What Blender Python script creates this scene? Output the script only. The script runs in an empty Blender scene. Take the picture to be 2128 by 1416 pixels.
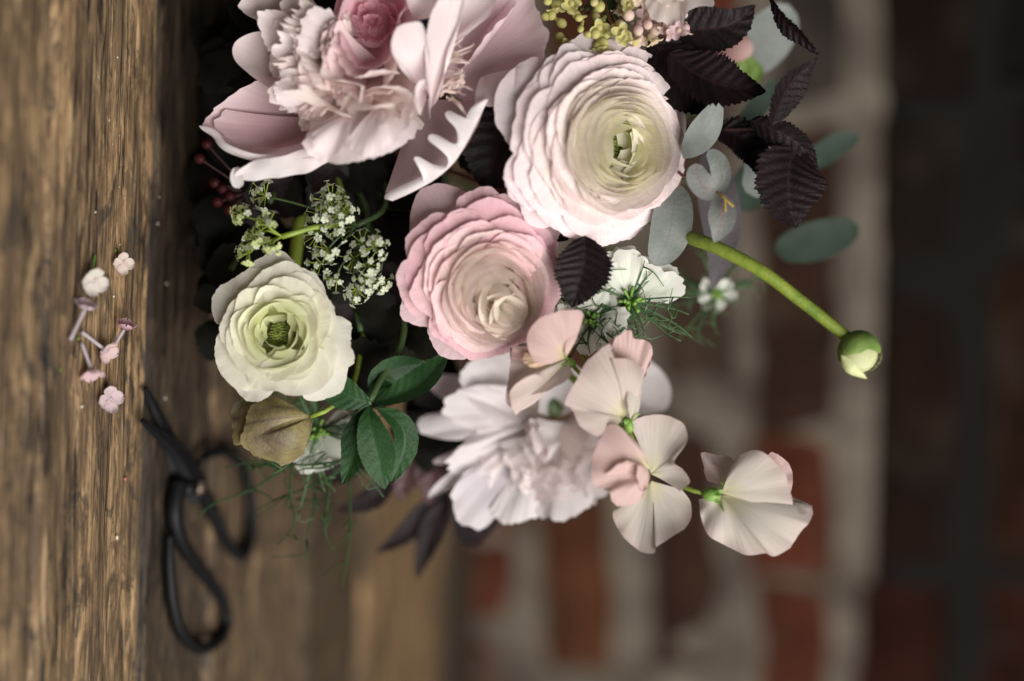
import bpy, math, random
import numpy as np
from mathutils import Vector, Matrix, noise as mnoise
rnd = random.Random(7)
scene = bpy.context.scene
COL = scene.collection

# ------------------------------------------------------------------ camera
F_PX = 2956.0            # focal length in photo pixels (50 mm on a 36 mm frame, 2128 px long side)
PITCH = math.radians(15.0)
ROLL = math.radians(1.8)
HC = 0.287
D0 = 0.53                # focus distance
S0 = D0 / F_PX           # metres per photo pixel at the focus distance
CAM = np.array([0.0, 0.0, HC])
FW = np.array([0.0, math.cos(PITCH), -math.sin(PITCH)])
U0 = np.array([0.0, math.sin(PITCH), math.cos(PITCH)])
X0 = np.array([1.0, 0.0, 0.0])
RT = U0 * math.cos(ROLL) - X0 * math.sin(ROLL)     # picture right (true up)
DN = X0 * math.cos(ROLL) + U0 * math.sin(ROLL)     # picture down (true right)
cd = bpy.data.cameras.new('camera')
cam = bpy.data.objects.new('camera', cd); COL.objects.link(cam)
M = Matrix.Identity(4)
for i in range(3):
    M[i][0] = RT[i]; M[i][1] = -DN[i]; M[i][2] = -FW[i]; M[i][3] = CAM[i]
cam.matrix_world = M
cd.lens = 50.0; cd.sensor_width = 36.0; cd.clip_start = 0.01; cd.clip_end = 50
cd.dof.use_dof = True; cd.dof.focus_distance = 0.540; cd.dof.aperture_fstop = 1.75
scene.camera = cam

# ------------------------------------------------------------------ light
world = bpy.data.worlds.new('World'); scene.world = world; world.use_nodes = True
bg = world.node_tree.nodes['Background']
bg.inputs[0].default_value = (0.95, 0.93, 0.92, 1); bg.inputs[1].default_value = 0.045
def area(name, loc, target, size, power, col, spread=180):
    l = bpy.data.lights.new(name, 'AREA'); l.shape = 'RECTANGLE'; l.size, l.size_y = size
    l.energy = power; l.color = col; l.spread = math.radians(spread)
    o = bpy.data.objects.new(name, l); COL.objects.link(o)
    o.location = loc
    o.rotation_euler = (Vector(target) - Vector(loc)).to_track_quat('-Z', 'Y').to_euler()
    return o
area('window_light', (0.90, -0.42, 1.30), (0.0, 0.54, 0.12), (1.5, 1.4), 79.0, (1.0, 0.965, 0.92))
scene.view_settings.view_transform = 'Standard'; scene.view_settings.look = 'None'
scene.view_settings.exposure = 0.0; scene.view_settings.gamma = 1.0
scene.cycles.use_denoising = True
scene.cycles.max_bounces = 8; scene.cycles.diffuse_bounces = 5; scene.cycles.transmission_bounces = 6
scene.cycles.caustics_reflective = False; scene.cycles.caustics_refractive = False

# ------------------------------------------------------------------ space helpers
def V2W(p):
    """(px, py, z) with z = picture pixels in front of the focus plane -> world metres"""
    p = np.asarray(p, float)
    d = D0 - p[..., 2:3] * S0
    return CAM + d * (FW + (p[..., 0:1] - 1064) / F_PX * RT + (p[..., 1:2] - 708) / F_PX * DN)
def onground(px, py, z=0.0):
    r = FW + (px - 1064) / F_PX * RT + (py - 708) / F_PX * DN
    return CAM + r * ((z - HC) / r[2])
def unit(a):
    a = np.asarray(a, float); return a / (np.linalg.norm(a, axis=-1, keepdims=True) + 1e-12)
def catmull(pts, n, closed=False):
    P = np.asarray(pts, float); m = len(P)
    if m == 2:
        t = np.linspace(0, 1, n)[:, None]; return P[0] * (1 - t) + P[1] * t
    ext = np.vstack([2 * P[0] - P[1], P, 2 * P[-1] - P[-2]])
    seg = np.linalg.norm(np.diff(P, axis=0), axis=1) + 1e-9
    cum = np.concatenate([[0], np.cumsum(seg)]); cum /= cum[-1]
    out = []
    for t in np.linspace(0, 1, n):
        i = min(int(np.searchsorted(cum, t, 'right')) - 1, m - 2); i = max(i, 0)
        f = (t - cum[i]) / (cum[i + 1] - cum[i])
        a, b, c, d = ext[i], ext[i + 1], ext[i + 2], ext[i + 3]
        out.append(0.5 * ((2 * b) + (-a + c) * f + (2 * a - 5 * b + 4 * c - d) * f * f + (-a + 3 * b - 3 * c + d) * f ** 3))
    return np.array(out)
def n1(x, seed=0.0):
    return mnoise.noise(Vector((x, seed * 7.31 + 0.37, seed * 3.7)))

# ------------------------------------------------------------------ objects
def thing(name, label, cat, loc, group=None):
    o = bpy.data.objects.new(name, None); COL.objects.link(o); o.location = loc
    o.empty_display_size = 0.01
    o['label'] = label; o['category'] = cat
    if group: o['group'] = group
    return o
def tag(o, label, cat, group=None):
    o['label'] = label; o['category'] = cat
    if group: o['group'] = group
    return o
def origin(par):
    o = np.zeros(3); p = par
    while p is not None:
        o += np.array(p.location); p = p.parent
    return o
def mesh(name, verts, faces, mat, parent=None, uv=None, smooth=True, color=None, loc=None):
    verts = np.asarray(verts, float)
    base = origin(parent) if parent is not None else np.zeros(3)
    l = np.zeros(3)
    if loc is not None: l = np.asarray(loc, float) - base
    me = bpy.data.meshes.new(name)
    me.from_pydata((verts - base - l).tolist(), [], [tuple(map(int, f)) for f in faces])
    if smooth: me.polygons.foreach_set('use_smooth', [True] * len(me.polygons))
    if uv is not None:
        lay = me.uv_layers.new(name='UVMap')
        idx = np.empty(len(me.loops), int); me.loops.foreach_get('vertex_index', idx)
        lay.data.foreach_set('uv', np.asarray(uv, float)[idx].ravel())
    me.materials.append(mat); me.update()
    o = bpy.data.objects.new(name, me); COL.objects.link(o)
    o.location = l
    if parent is not None: o.parent = parent
    if color is not None: o.color = (*color, 1)
    return o
def gridfaces(nu, nv):
    f = []
    for j in range(nv - 1):
        for i in range(nu - 1):
            a = j * nu + i; f.append((a, a + 1, a + nu + 1, a + nu))
    return f
class Acc:
    """collects surfaces for ONE mesh"""
    def __init__(s): s.v = []; s.f = []; s.uv = []; s.n = 0
    def add(s, v, f, uv=None):
        v = np.asarray(v, float)
        s.v.append(v); s.f += [tuple(i + s.n for i in q) for q in f]
        s.uv.append(np.zeros((len(v), 2)) if uv is None else np.asarray(uv)); s.n += len(v); return s
    def build(s, name, mat, parent=None, color=None, smooth=True, loc=None):
        return mesh(name, np.vstack(s.v), s.f, mat, parent, np.vstack(s.uv), smooth, color, loc)

def fan(O, rim, bulge=0.0, ruf=0.0, freq=4.0, curl=0.0, jag=0.0, jf=18.0, nu=34, nv=14, n=None, seed=None, power=1.0, teeth=0.0):
    """a petal: sheet from the base O to a rim curve. All in picture space (px, py, z)."""
    seed = rnd.random() * 100 if seed is None else seed
    O = np.asarray(O, float); R = catmull(rim, nu)
    mid = R[nu // 2] - O
    side = R[-1] - R[0]
    if n is None:
        n = np.cross(mid, side); n = unit(n)
        if n[2] < 0: n = -n
    n = unit(n)
    L = np.linalg.norm(mid)
    V = []; UV = []
    for j in range(nv):
        v = j / (nv - 1)
        for i in range(nu):
            u = i / (nu - 1)
            e = 1 + jag * (n1(u * jf, seed) + 0.6 * n1(u * jf * 2.3, seed + 3)) * v ** 4
            if teeth: e -= teeth * abs(((u * 3.1 + seed + 1.4 * n1(u * 2.4, seed)) % 1.0) - 0.35) * v ** 6 * (0.5 + n1(u * 3, seed + 6) ** 2 * 5)
            vv = v ** power * e
            p = O * (1 - vv) + R[i] * vv
            off = bulge * 4 * v * (1 - v) * 0.5 * (1 + math.sin(math.pi * u))
            off += ruf * (n1(u * freq * 0.6 + v * 0.7, seed + 9) * 2.2 * v ** 1.5 + 0.7 * n1(u * freq * 2.2, seed + 5) * v ** 5)
            off += curl * max(0.0, (v - 0.7) / 0.3) ** 2
            off += 0.02 * L * n1(u * 3 + v * 2.1, seed + 12)
            V.append(p + n * off); UV.append((u, v))
    return np.array(V), gridfaces(nu, nv), np.array(UV)

def blade(pts, w, n=(0, 0, 1), kind='leaf', cup=0.0, fold=0.0, ser=0.0, nser=12, vein=0.0, nvein=8, ruf=0.0, freq=3.0,
          nu=9, nv=26, tipw=0.0, twist=0.0, seed=None, power=0.75):
    """a leaf or strap along a curve, in picture space"""
    seed = rnd.random() * 100 if seed is None else seed
    C = catmull(pts, nv); T = unit(np.gradient(C, axis=0))
    V = []; UV = []
    for j in range(nv):
        v = j / (nv - 1)
        S = unit(np.cross(T[j], np.asarray(n, float))); N = np.cross(S, T[j])
        if N[2] < 0 and n[2] > 0: N = -N
        if twist:
            a = twist * v; S, N = S * math.cos(a) + N * math.sin(a), N * math.cos(a) - S * math.sin(a)
        if kind == 'leaf': hw = w * (math.sin(math.pi * min(1, v ** power)) ** 0.8 + tipw * v)
        elif kind == 'oval': hw = w * math.sqrt(max(0.0, 1 - (2 * v - 1) ** 2))
        elif kind == 'strap': hw = w * (min(1, v * 5) * 0.6 + 0.4) * math.sqrt(max(0.0, 1 - v ** 6)) * (1 + tipw * (v - 1))
        else: hw = w * (0.35 + 0.65 * math.sin(math.pi * v * 0.55)) * math.sqrt(max(0.0, 1 - v ** 8))
        for i in range(nu):
            u = 2 * i / (nu - 1) - 1
            k = 1.0
            if ser: 
                sw = (v * nser * (1.0)) % 1.0
                k += ser * (sw - 0.5) * abs(u) ** 3 + ser * 0.5 * n1(v * nser * 2, seed + u) * abs(u) ** 3
            p = C[j] + S * (hw * u * k)
            p = p + T[j] * (abs(u) * hw * (0.25 if kind == 'leaf' else 0))*(1 - v)
            off = cup * u * u * hw + fold * abs(u) * hw
            off += ruf * n1(v * freq + (3 if u > 0 else 0), seed) * abs(u) ** 1.5
            if vein: off += vein * math.cos(2 * math.pi * (v - abs(u) * 0.13) * nvein) * min(1, abs(u) * 3) * (1 - 0.2 * abs(u))
            V.append(p + N * off); UV.append(((u + 1) / 2, v))
    return np.array(V), gridfaces(nu, nv), np.array(UV)

def tube(pts, r, ns=8, nseg=None, cap=True, space='V'):
    """pts in picture space (or world when space='W'), r in metres, number or list"""
    P = np.asarray(pts, float)
    if space == 'V': P = V2W(P)
    nseg = nseg or max(4, (len(P) - 1) * 6 + 1)
    C = catmull(P, nseg)
    rr = np.interp(np.linspace(0, 1, nseg), np.linspace(0, 1, np.size(r)), np.atleast_1d(r)) if np.size(r) > 1 else np.full(nseg, float(np.atleast_1d(r)[0]))
    T = unit(np.gradient(C, axis=0))
    ref = np.array([0.31, 0.52, 0.79]); 
    V = []; f = []; UV = []
    S = unit(np.cross(T[0], ref))
    for j in range(nseg):
        S = unit(S - T[j] * np.dot(S, T[j])); B = np.cross(T[j], S)
        for k in range(ns):
            a = 2 * math.pi * k / ns
            V.append(C[j] + rr[j] * (math.cos(a) * S + math.sin(a) * B)); UV.append((k / ns, j / (nseg - 1)))
    for j in range(nseg - 1):
        for k in range(ns):
            f.append((j * ns + k, j * ns + (k + 1) % ns, (j + 1) * ns + (k + 1) % ns, (j + 1) * ns + k))
    if cap:
        f.append(tuple(range(ns))[::-1]); f.append(tuple((nseg - 1) * ns + k for k in range(ns)))
    return np.array(V), f, np.array(UV)

def petal(name, parent, mat, color, *a, **k):
    v, f, uv = fan(*a, **k)
    return mesh(name, V2W(v), f, mat, parent, uv, True, color)
def leafpart(name, parent, mat, color, *a, **k):
    v, f, uv = blade(*a, **k)
    return mesh(name, V2W(v), f, mat, parent, uv, True, color)
def stem(name, parent, mat, pts, r, color=None, **k):
    v, f, uv = tube(pts, r, **k)
    return mesh(name, v, f, mat, parent, uv, True, color)
def ellipsoid(c, r, axes=None, nu=14, nv=9):
    """world ellipsoid"""
    V = []; UV = []; f = []
    A = np.eye(3) if axes is None else np.asarray(axes)
    for j in range(nv):
        th = math.pi * j / (nv - 1)
        for i in range(nu):
            ph = 2 * math.pi * i / nu
            l = np.array([math.sin(th) * math.cos(ph) * r[0], math.sin(th) * math.sin(ph) * r[1], math.cos(th) * r[2]])
            V.append(np.asarray(c) + l @ A); UV.append((i / nu, j / (nv - 1)))
    for j in range(nv - 1):
        for i in range(nu):
            f.append((j * nu + i, j * nu + (i + 1) % nu, (j + 1) * nu + (i + 1) % nu, (j + 1) * nu + i))
    return np.array(V), f, np.array(UV)

# ------------------------------------------------------------------ materials
def newmat(name):
    m = bpy.data.materials.new(name); m.use_nodes = True; nt = m.node_tree; nt.nodes.clear()
    out = nt.nodes.new('ShaderNodeOutputMaterial'); return m, nt, out
def N(nt, t, **k):
    n = nt.nodes.new(t)
    for a, b in k.items():
        if a.startswith('i_'):
            key = a[2:]; key = int(key) if key.isdigit() else key.replace('_', ' ')
            n.inputs[key].default_value = b
        else: setattr(n, a, b)
    return n
def ramp(nt, fac, stops, interp='LINEAR'):
    r = nt.nodes.new('ShaderNodeValToRGB'); r.color_ramp.interpolation = interp
    el = r.color_ramp.elements
    while len(el) > 1: el.remove(el[0])
    el[0].position = stops[0][0]; el[0].color = (*stops[0][1], 1) if len(stops[0][1]) == 3 else stops[0][1]
    for p, c in stops[1:]:
        e = el.new(p); e.color = (*c, 1) if len(c) == 3 else c
    nt.links.new(fac, r.inputs[0]); return r.outputs[0]
def mixc(nt, fac, a, b, mode='MIX'):
    m = nt.nodes.new('ShaderNodeMix'); m.data_type = 'RGBA'; m.blend_type = mode
    for sock, val in ((m.inputs[0], fac), (m.inputs[6], a), (m.inputs[7], b)):
        if hasattr(val, 'links'): nt.links.new(val, sock)
        elif isinstance(val, (int, float)): sock.default_value = val
        else: sock.default_value = (*val, 1)
    return m.outputs[2]
def mathn(nt, op, a, b=None):
    m = nt.nodes.new('ShaderNodeMath'); m.operation = op
    for s, v in ((m.inputs[0], a), (m.inputs[1], b)):
        if v is None: continue
        if hasattr(v, 'links'): nt.links.new(v, s)
        else: s.default_value = v
    return m.outputs[0]

def petal_mat(name, base=(0.84, 0.86, 0.56), base_amt=0.6, base_pos=0.35, rim=(0.85, 0.6, 0.62), rim_amt=0.3, transl=0.48, streak=0.36, rough=0.62):
    m, nt, out = newmat(name); L = nt.links.new
    oi = N(nt, 'ShaderNodeObjectInfo'); tc = N(nt, 'ShaderNodeUVMap'); sep = N(nt, 'ShaderNodeSeparateXYZ'); L(tc.outputs[0], sep.inputs[0])
    v = sep.outputs[1]
    c = mixc(nt, ramp(nt, v, [(0.0, (base_amt,) * 3), (base_pos, (0, 0, 0))]), oi.outputs['Color'], base)
    c = mixc(nt, ramp(nt, v, [(0.72, (0, 0, 0)), (1.0, (rim_amt,) * 3)]), c, rim)
    mp = N(nt, 'ShaderNodeMapping'); mp.inputs['Scale'].default_value = (52, 1.6, 1); L(tc.outputs[0], mp.inputs[0])
    nz = N(nt, 'ShaderNodeTexNoise'); nz.noise_dimensions = '4D'; nz.inputs['Scale'].default_value = 1.0; nz.inputs['Detail'].default_value = 3
    L(mp.outputs[0], nz.inputs['Vector']); L(mathn(nt, 'MULTIPLY', oi.outputs['Random'], 37.0), nz.inputs['W'])
    mot = N(nt, 'ShaderNodeTexNoise'); mot.inputs['Scale'].default_value = 60; mot.inputs['Detail'].default_value = 4
    co = N(nt, 'ShaderNodeTexCoord'); L(co.outputs['Object'], mot.inputs['Vector'])
    sf = ramp(nt, nz.outputs[0], [(0.35, (1 - streak * 0.55,) * 3), (0.65, (1, 1, 1))])
    c = mixc(nt, 0.55, c, sf, 'MULTIPLY')
    c = mixc(nt, 0.4, c, ramp(nt, mot.outputs[0], [(0.3, (0.86, 0.83, 0.82)), (0.6, (1, 1, 1))]), 'MULTIPLY')
    bump = N(nt, 'ShaderNodeBump'); bump.inputs['Strength'].default_value = 0.22; bump.inputs['Distance'].default_value = 0.0006
    L(nz.outputs[0], bump.inputs['Height'])
    p = N(nt, 'ShaderNodeBsdfPrincipled'); L(c, p.inputs['Base Color']); p.inputs['Roughness'].default_value = rough
    p.inputs['Specular IOR Level'].default_value = 0.25; p.inputs['Sheen Weight'].default_value = 0.08
    L(bump.outputs[0], p.inputs['Normal'])
    t = N(nt, 'ShaderNodeBsdfTranslucent'); L(c, t.inputs[0]); L(bump.outputs[0], t.inputs['Normal'])
    mx = N(nt, 'ShaderNodeMixShader'); mx.inputs[0].default_value = transl
    L(p.outputs[0], mx.inputs[1]); L(t.outputs[0], mx.inputs[2]); L(mx.outputs[0], out.inputs[0])
    return m
PET_A = petal_mat('ranunculus_petal_blush', rim=(0.90, 0.68, 0.72), rim_amt=0.28)
PET_B = petal_mat('ranunculus_petal_pink', base=(0.90, 0.77, 0.68), base_amt=0.6, base_pos=0.75, rim=(0.92, 0.70, 0.74), rim_amt=0.3)
PET_C = petal_mat('ranunculus_petal_cream', base=(0.66, 0.72, 0.26), base_amt=0.7, base_pos=0.65, rim=(0.85, 0.82, 0.70), rim_amt=0.4, streak=0.15)
PET_P = petal_mat('peony_petal', base=(0.86, 0.62, 0.63), base_amt=0.4, base_pos=0.6, rim=(0.92, 0.82, 0.84), rim_amt=0.45, streak=0.22)
PET_W = petal_mat('pale_petal', base=(0.75, 0.66, 0.36), base_amt=0.6, base_pos=0.3, rim=(0.86, 0.80, 0.82), rim_amt=0.4, streak=0.2)
PET_S = petal_mat('sweet_pea_petal', base=(0.62, 0.60, 0.32), base_amt=0.9, base_pos=0.42, rim=(0.62, 0.42, 0.42), rim_amt=0.35, streak=0.32, transl=0.42)

def leaf_mat(name, col, col2, vein=None, rough=0.45, transl=0.12, spec=0.5, scale=90):
    m, nt, out = newmat(name); L = nt.links.new
    tc = N(nt, 'ShaderNodeUVMap'); co = N(nt, 'ShaderNodeTexCoord'); sep = N(nt, 'ShaderNodeSeparateXYZ'); L(tc.outputs[0], sep.inputs[0])
    nz = N(nt, 'ShaderNodeTexNoise'); nz.inputs['Scale'].default_value = scale; nz.inputs['Detail'].default_value = 5; L(co.outputs['Object'], nz.inputs['Vector'])
    c = ramp(nt, nz.outputs[0], [(0.3, col), (0.68, col2)])
    if vein:
        a = mathn(nt, 'ABSOLUTE', mathn(nt, 'SUBTRACT', sep.outputs[0], 0.5))
        c = mixc(nt, ramp(nt, a, [(0.0, (0.8,) * 3), (0.035, (0, 0, 0))]), c, vein)
        w = mathn(nt, 'FRACT', mathn(nt, 'MULTIPLY', mathn(nt, 'SUBTRACT', sep.outputs[1], mathn(nt, 'MULTIPLY', a, 0.26)), 8.0))
        c = mixc(nt, ramp(nt, w, [(0.0, (0.45,) * 3), (0.12, (0, 0, 0)), (0.92, (0, 0, 0)), (1.0, (0.45,) * 3)]), c, vein)
    bump = N(nt, 'ShaderNodeBump'); bump.inputs['Strength'].default_value = 0.4; bump.inputs['Distance'].default_value = 0.0006
    n2 = N(nt, 'ShaderNodeTexNoise'); n2.inputs['Scale'].default_value = 900; n2.inputs['Detail'].default_value = 3; L(co.outputs['Object'], n2.inputs['Vector'])
    L(n2.outputs[0], bump.inputs['Height'])
    p = N(nt, 'ShaderNodeBsdfPrincipled'); L(c, p.inputs['Base Color']); p.inputs['Roughness'].default_value = rough
    p.inputs['Specular IOR Level'].default_value = spec; L(bump.outputs[0], p.inputs['Normal'])
    t = N(nt, 'ShaderNodeBsdfTranslucent'); L(c, t.inputs[0])
    mx = N(nt, 'ShaderNodeMixShader'); mx.inputs[0].default_value = transl
    L(p.outputs[0], mx.inputs[1]); L(t.outputs[0], mx.inputs[2]); L(mx.outputs[0], out.inputs[0])
    return m
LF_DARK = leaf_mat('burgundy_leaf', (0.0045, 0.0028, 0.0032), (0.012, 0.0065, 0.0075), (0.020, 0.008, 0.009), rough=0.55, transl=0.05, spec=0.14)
LF_BLACK = leaf_mat('shade_toned_leaf', (0.004, 0.005, 0.0035), (0.012, 0.011, 0.008), rough=0.6, transl=0.03, spec=0.05)  # leaf colour blackened to carry the deep shade between flowers
LF_RED = leaf_mat('wine_leaf', (0.03, 0.010, 0.012), (0.07, 0.025, 0.028), (0.10, 0.04, 0.04), rough=0.5, transl=0.2)
LF_GREEN = leaf_mat('green_leaf', (0.010, 0.038, 0.011), (0.022, 0.066, 0.019), (0.034, 0.078, 0.026), rough=0.5, transl=0.22, spec=0.22)
LF_EUC = leaf_mat('eucalyptus_leaf', (0.12, 0.14, 0.128), (0.20, 0.215, 0.20), (0.15, 0.15, 0.14), rough=0.65, transl=0.12, spec=0.25)
LF_EUCD = leaf_mat('eucalyptus_leaf_dark', (0.016, 0.028, 0.020), (0.030, 0.044, 0.034), rough=0.6, transl=0.06, spec=0.1)
LF_EUCP = leaf_mat('eucalyptus_leaf_purple', (0.09, 0.10, 0.093), (0.17, 0.18, 0.17), (0.20, 0.08, 0.08), rough=0.6, transl=0.12, spec=0.25)
ST_GREEN = leaf_mat('stem_green', (0.13, 0.20, 0.025), (0.24, 0.30, 0.04), rough=0.5, transl=0.1, scale=160)
ST_DARK = leaf_mat('stem_dark_green', (0.03, 0.06, 0.02), (0.06, 0.10, 0.03), rough=0.5, transl=0.1)
ST_FEATH = leaf_mat('feathery_green', (0.035, 0.09, 0.03), (0.07, 0.15, 0.05), rough=0.5, transl=0.1)
ST_FEN = leaf_mat('fennel_green', (0.02, 0.04, 0.015), (0.035, 0.07, 0.025), rough=0.5, transl=0.1, spec=0.1)
ST_WINE = leaf_mat('stem_wine', (0.02, 0.007, 0.006), (0.05, 0.016, 0.014), rough=0.5)
ST_RED = leaf_mat('stem_red', (0.18, 0.05, 0.03), (0.28, 0.10, 0.05), rough=0.5, transl=0.1)
CALYX = leaf_mat('calyx_green', (0.12, 0.26, 0.04), (0.24, 0.40, 0.08), rough=0.5, transl=0.25, scale=200)
SEPAL = leaf_mat('bud_sepal', (0.09, 0.17, 0.03), (0.20, 0.30, 0.07), rough=0.6, transl=0.15, scale=180)
YEL = leaf_mat('anther_yellow', (0.35, 0.22, 0.03), (0.55, 0.38, 0.08), rough=0.6)
BERRY = leaf_mat('berry_red', (0.020, 0.003, 0.004), (0.045, 0.007, 0.009), rough=0.5, transl=0.0, spec=0.15)
FRIT = leaf_mat('olive_petal', (0.07, 0.048, 0.026), (0.25, 0.21, 0.085), (0.06, 0.035, 0.025), rough=0.55, transl=0.2, scale=70)
CARP = leaf_mat('carpel_green', (0.05, 0.08, 0.012), (0.32, 0.38, 0.08), rough=0.5, transl=0.1, scale=500)
FLOR = leaf_mat('floret_white', (0.40, 0.44, 0.30), (0.66, 0.69, 0.56), rough=0.6, transl=0.3)
FLORG = leaf_mat('floret_lime', (0.35, 0.42, 0.14), (0.62, 0.66, 0.36), rough=0.6, transl=0.3)

def simple_mat(name, col, rough=0.5, metal=0.0, bumpscale=300, bumpd=0.0003, col2=None, spec=0.5):
    m, nt, out = newmat(name); L = nt.links.new
    co = N(nt, 'ShaderNodeTexCoord'); nz = N(nt, 'ShaderNodeTexNoise'); nz.inputs['Scale'].default_value = bumpscale; nz.inputs['Detail'].default_value = 6
    L(co.outputs['Object'], nz.inputs['Vector'])
    p = N(nt, 'ShaderNodeBsdfPrincipled'); L(ramp(nt, nz.outputs[0], [(0.3, col), (0.7, col2 or tuple(min(1, c * 1.6) for c in col))]), p.inputs['Base Color'])
    p.inputs['Roughness'].default_value = rough; p.inputs['Metallic'].default_value = metal; p.inputs['Specular IOR Level'].default_value = spec
    b = N(nt, 'ShaderNodeBump'); b.inputs['Strength'].default_value = 0.5; b.inputs['Distance'].default_value = bumpd; L(nz.outputs[0], b.inputs['Height']); L(b.outputs[0], p.inputs['Normal'])
    L(p.outputs[0], out.inputs[0]); return m
IRON = simple_mat('black_iron', (0.004, 0.004, 0.0045), 0.5, 0.0, 500, 0.0002, None, 0.14)
BRASS = simple_mat('rivet_brass', (0.13, 0.095, 0.07), 0.45, 0.6)
BOWL = simple_mat('bowl_dark_glaze', (0.006, 0.005, 0.0045), 0.6, 0.0, 80, 0.001, None, 0.15)

def wood_mat():
    m, nt, out = newmat('weathered_oak'); L = nt.links.new
    co = N(nt, 'ShaderNodeTexCoord'); oi = N(nt, 'ShaderNodeObjectInfo')
    def nz(scale, det, sx=1, sy=1, rough=0.6, off=0.0, dist=0.0):
        mp = N(nt, 'ShaderNodeMapping'); mp.inputs['Scale'].default_value = (sx, sy, 1); mp.inputs['Location'].default_value = (off, off, off)
        L(co.outputs['Object'], mp.inputs[0])
        n = N(nt, 'ShaderNodeTexNoise'); n.inputs['Scale'].default_value = scale; n.inputs['Detail'].default_value = det
        n.inputs['Roughness'].default_value = rough; n.inputs['Distortion'].default_value = dist
        L(mp.outputs[0], n.inputs['Vector']); return n.outputs[0]
    big = nz(1.0, 4, 4, 26, dist=0.8)       # broad patches
    mid = nz(1.0, 8, 16, 110, 0.74, 3.1, 1.1)      # streaks
    fine = nz(1.0, 5, 45, 800, 0.75, 7.7)     # fibres
    blot = nz(1.0, 7, 34, 75, 0.76, 1.3, 1.2)
    peel = nz(1.0, 8, 24, 90, 0.78, 5.9, 1.6)
    crack = nz(1.0, 4, 7, 190, 0.6, 11.3, 0.3)
    c = ramp(nt, mid, [(0.32, (0.055, 0.040, 0.027)), (0.44, (0.135, 0.094, 0.058)), (0.54, (0.235, 0.168, 0.102)), (0.68, (0.34, 0.255, 0.165))])
    c = mixc(nt, ramp(nt, peel, [(0.485, (0, 0, 0)), (0.525, (0.85,) * 3)]), c, mixc(nt, big, (0.040, 0.030, 0.022), (0.15, 0.105, 0.065)))
    c = mixc(nt, ramp(nt, big, [(0.48, (0, 0, 0)), (0.62, (0.6,) * 3)]), c, (0.075, 0.055, 0.036))
    c = mixc(nt, ramp(nt, blot, [(0.55, (0, 0, 0)), (0.60, (0.8,) * 3)]), c, (0.030, 0.028, 0.027))
    c = mixc(nt, 0.9, c, ramp(nt, fine, [(0.34, (0.22, 0.19, 0.17)), (0.46, (0.80, 0.80, 0.78)), (0.62, (1.25, 1.22, 1.18))]), 'MULTIPLY')
    fib = nz(1.0, 7, 26, 360, 0.7, 17.1, 0.5)
    c = mixc(nt, ramp(nt, fib, [(0.555, (0, 0, 0)), (0.60, (0.75,) * 3)]), c, (0.045, 0.033, 0.024))
    c = mixc(nt, ramp(nt, fib, [(0.36, (0.45,) * 3), (0.42, (0, 0, 0))]), c, (0.42, 0.33, 0.22))
    ck = ramp(nt, mathn(nt, 'ABSOLUTE', mathn(nt, 'SUBTRACT', crack, 0.5)), [(0.0, (0.05, 0.04, 0.035)), (0.014, (0.2, 0.18, 0.16)), (0.026, (1, 1, 1))])
    c = mixc(nt, ramp(nt, big, [(0.40, (0.1,) * 3), (0.5, (1, 1, 1))]), c, mixc(nt, 1.0, c, ck, 'MULTIPLY'))
    patch = nz(1.0, 5, 4.5, 16, 0.62, 23.7, 1.0)
    c = mixc(nt, 1.0, c, ramp(nt, patch, [(0.36, (0.42, 0.41, 0.42)), (0.50, (0.95, 0.94, 0.93)), (0.66, (1.25, 1.22, 1.16))]), 'MULTIPLY')
    c = mixc(nt, 1.0, c, oi.outputs['Color'], 'MULTIPLY')
    h = mathn(nt, 'ADD', mathn(nt, 'MULTIPLY', mid, 0.8), mathn(nt, 'ADD', mathn(nt, 'MULTIPLY', fine, 0.6), mathn(nt, 'MULTIPLY', peel, -0.5)))
    b = N(nt, 'ShaderNodeBump'); b.inputs['Strength'].default_value = 0.9; b.inputs['Distance'].default_value = 0.0012; L(h, b.inputs['Height'])
    p = N(nt, 'ShaderNodeBsdfPrincipled'); L(c, p.inputs['Base Color']); p.inputs['Roughness'].default_value = 0.62; p.inputs['Specular IOR Level'].default_value = 0.3
    L(b.outputs[0], p.inputs['Normal']); L(p.outputs[0], out.inputs[0]); return m
WOOD = wood_mat()
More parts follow.
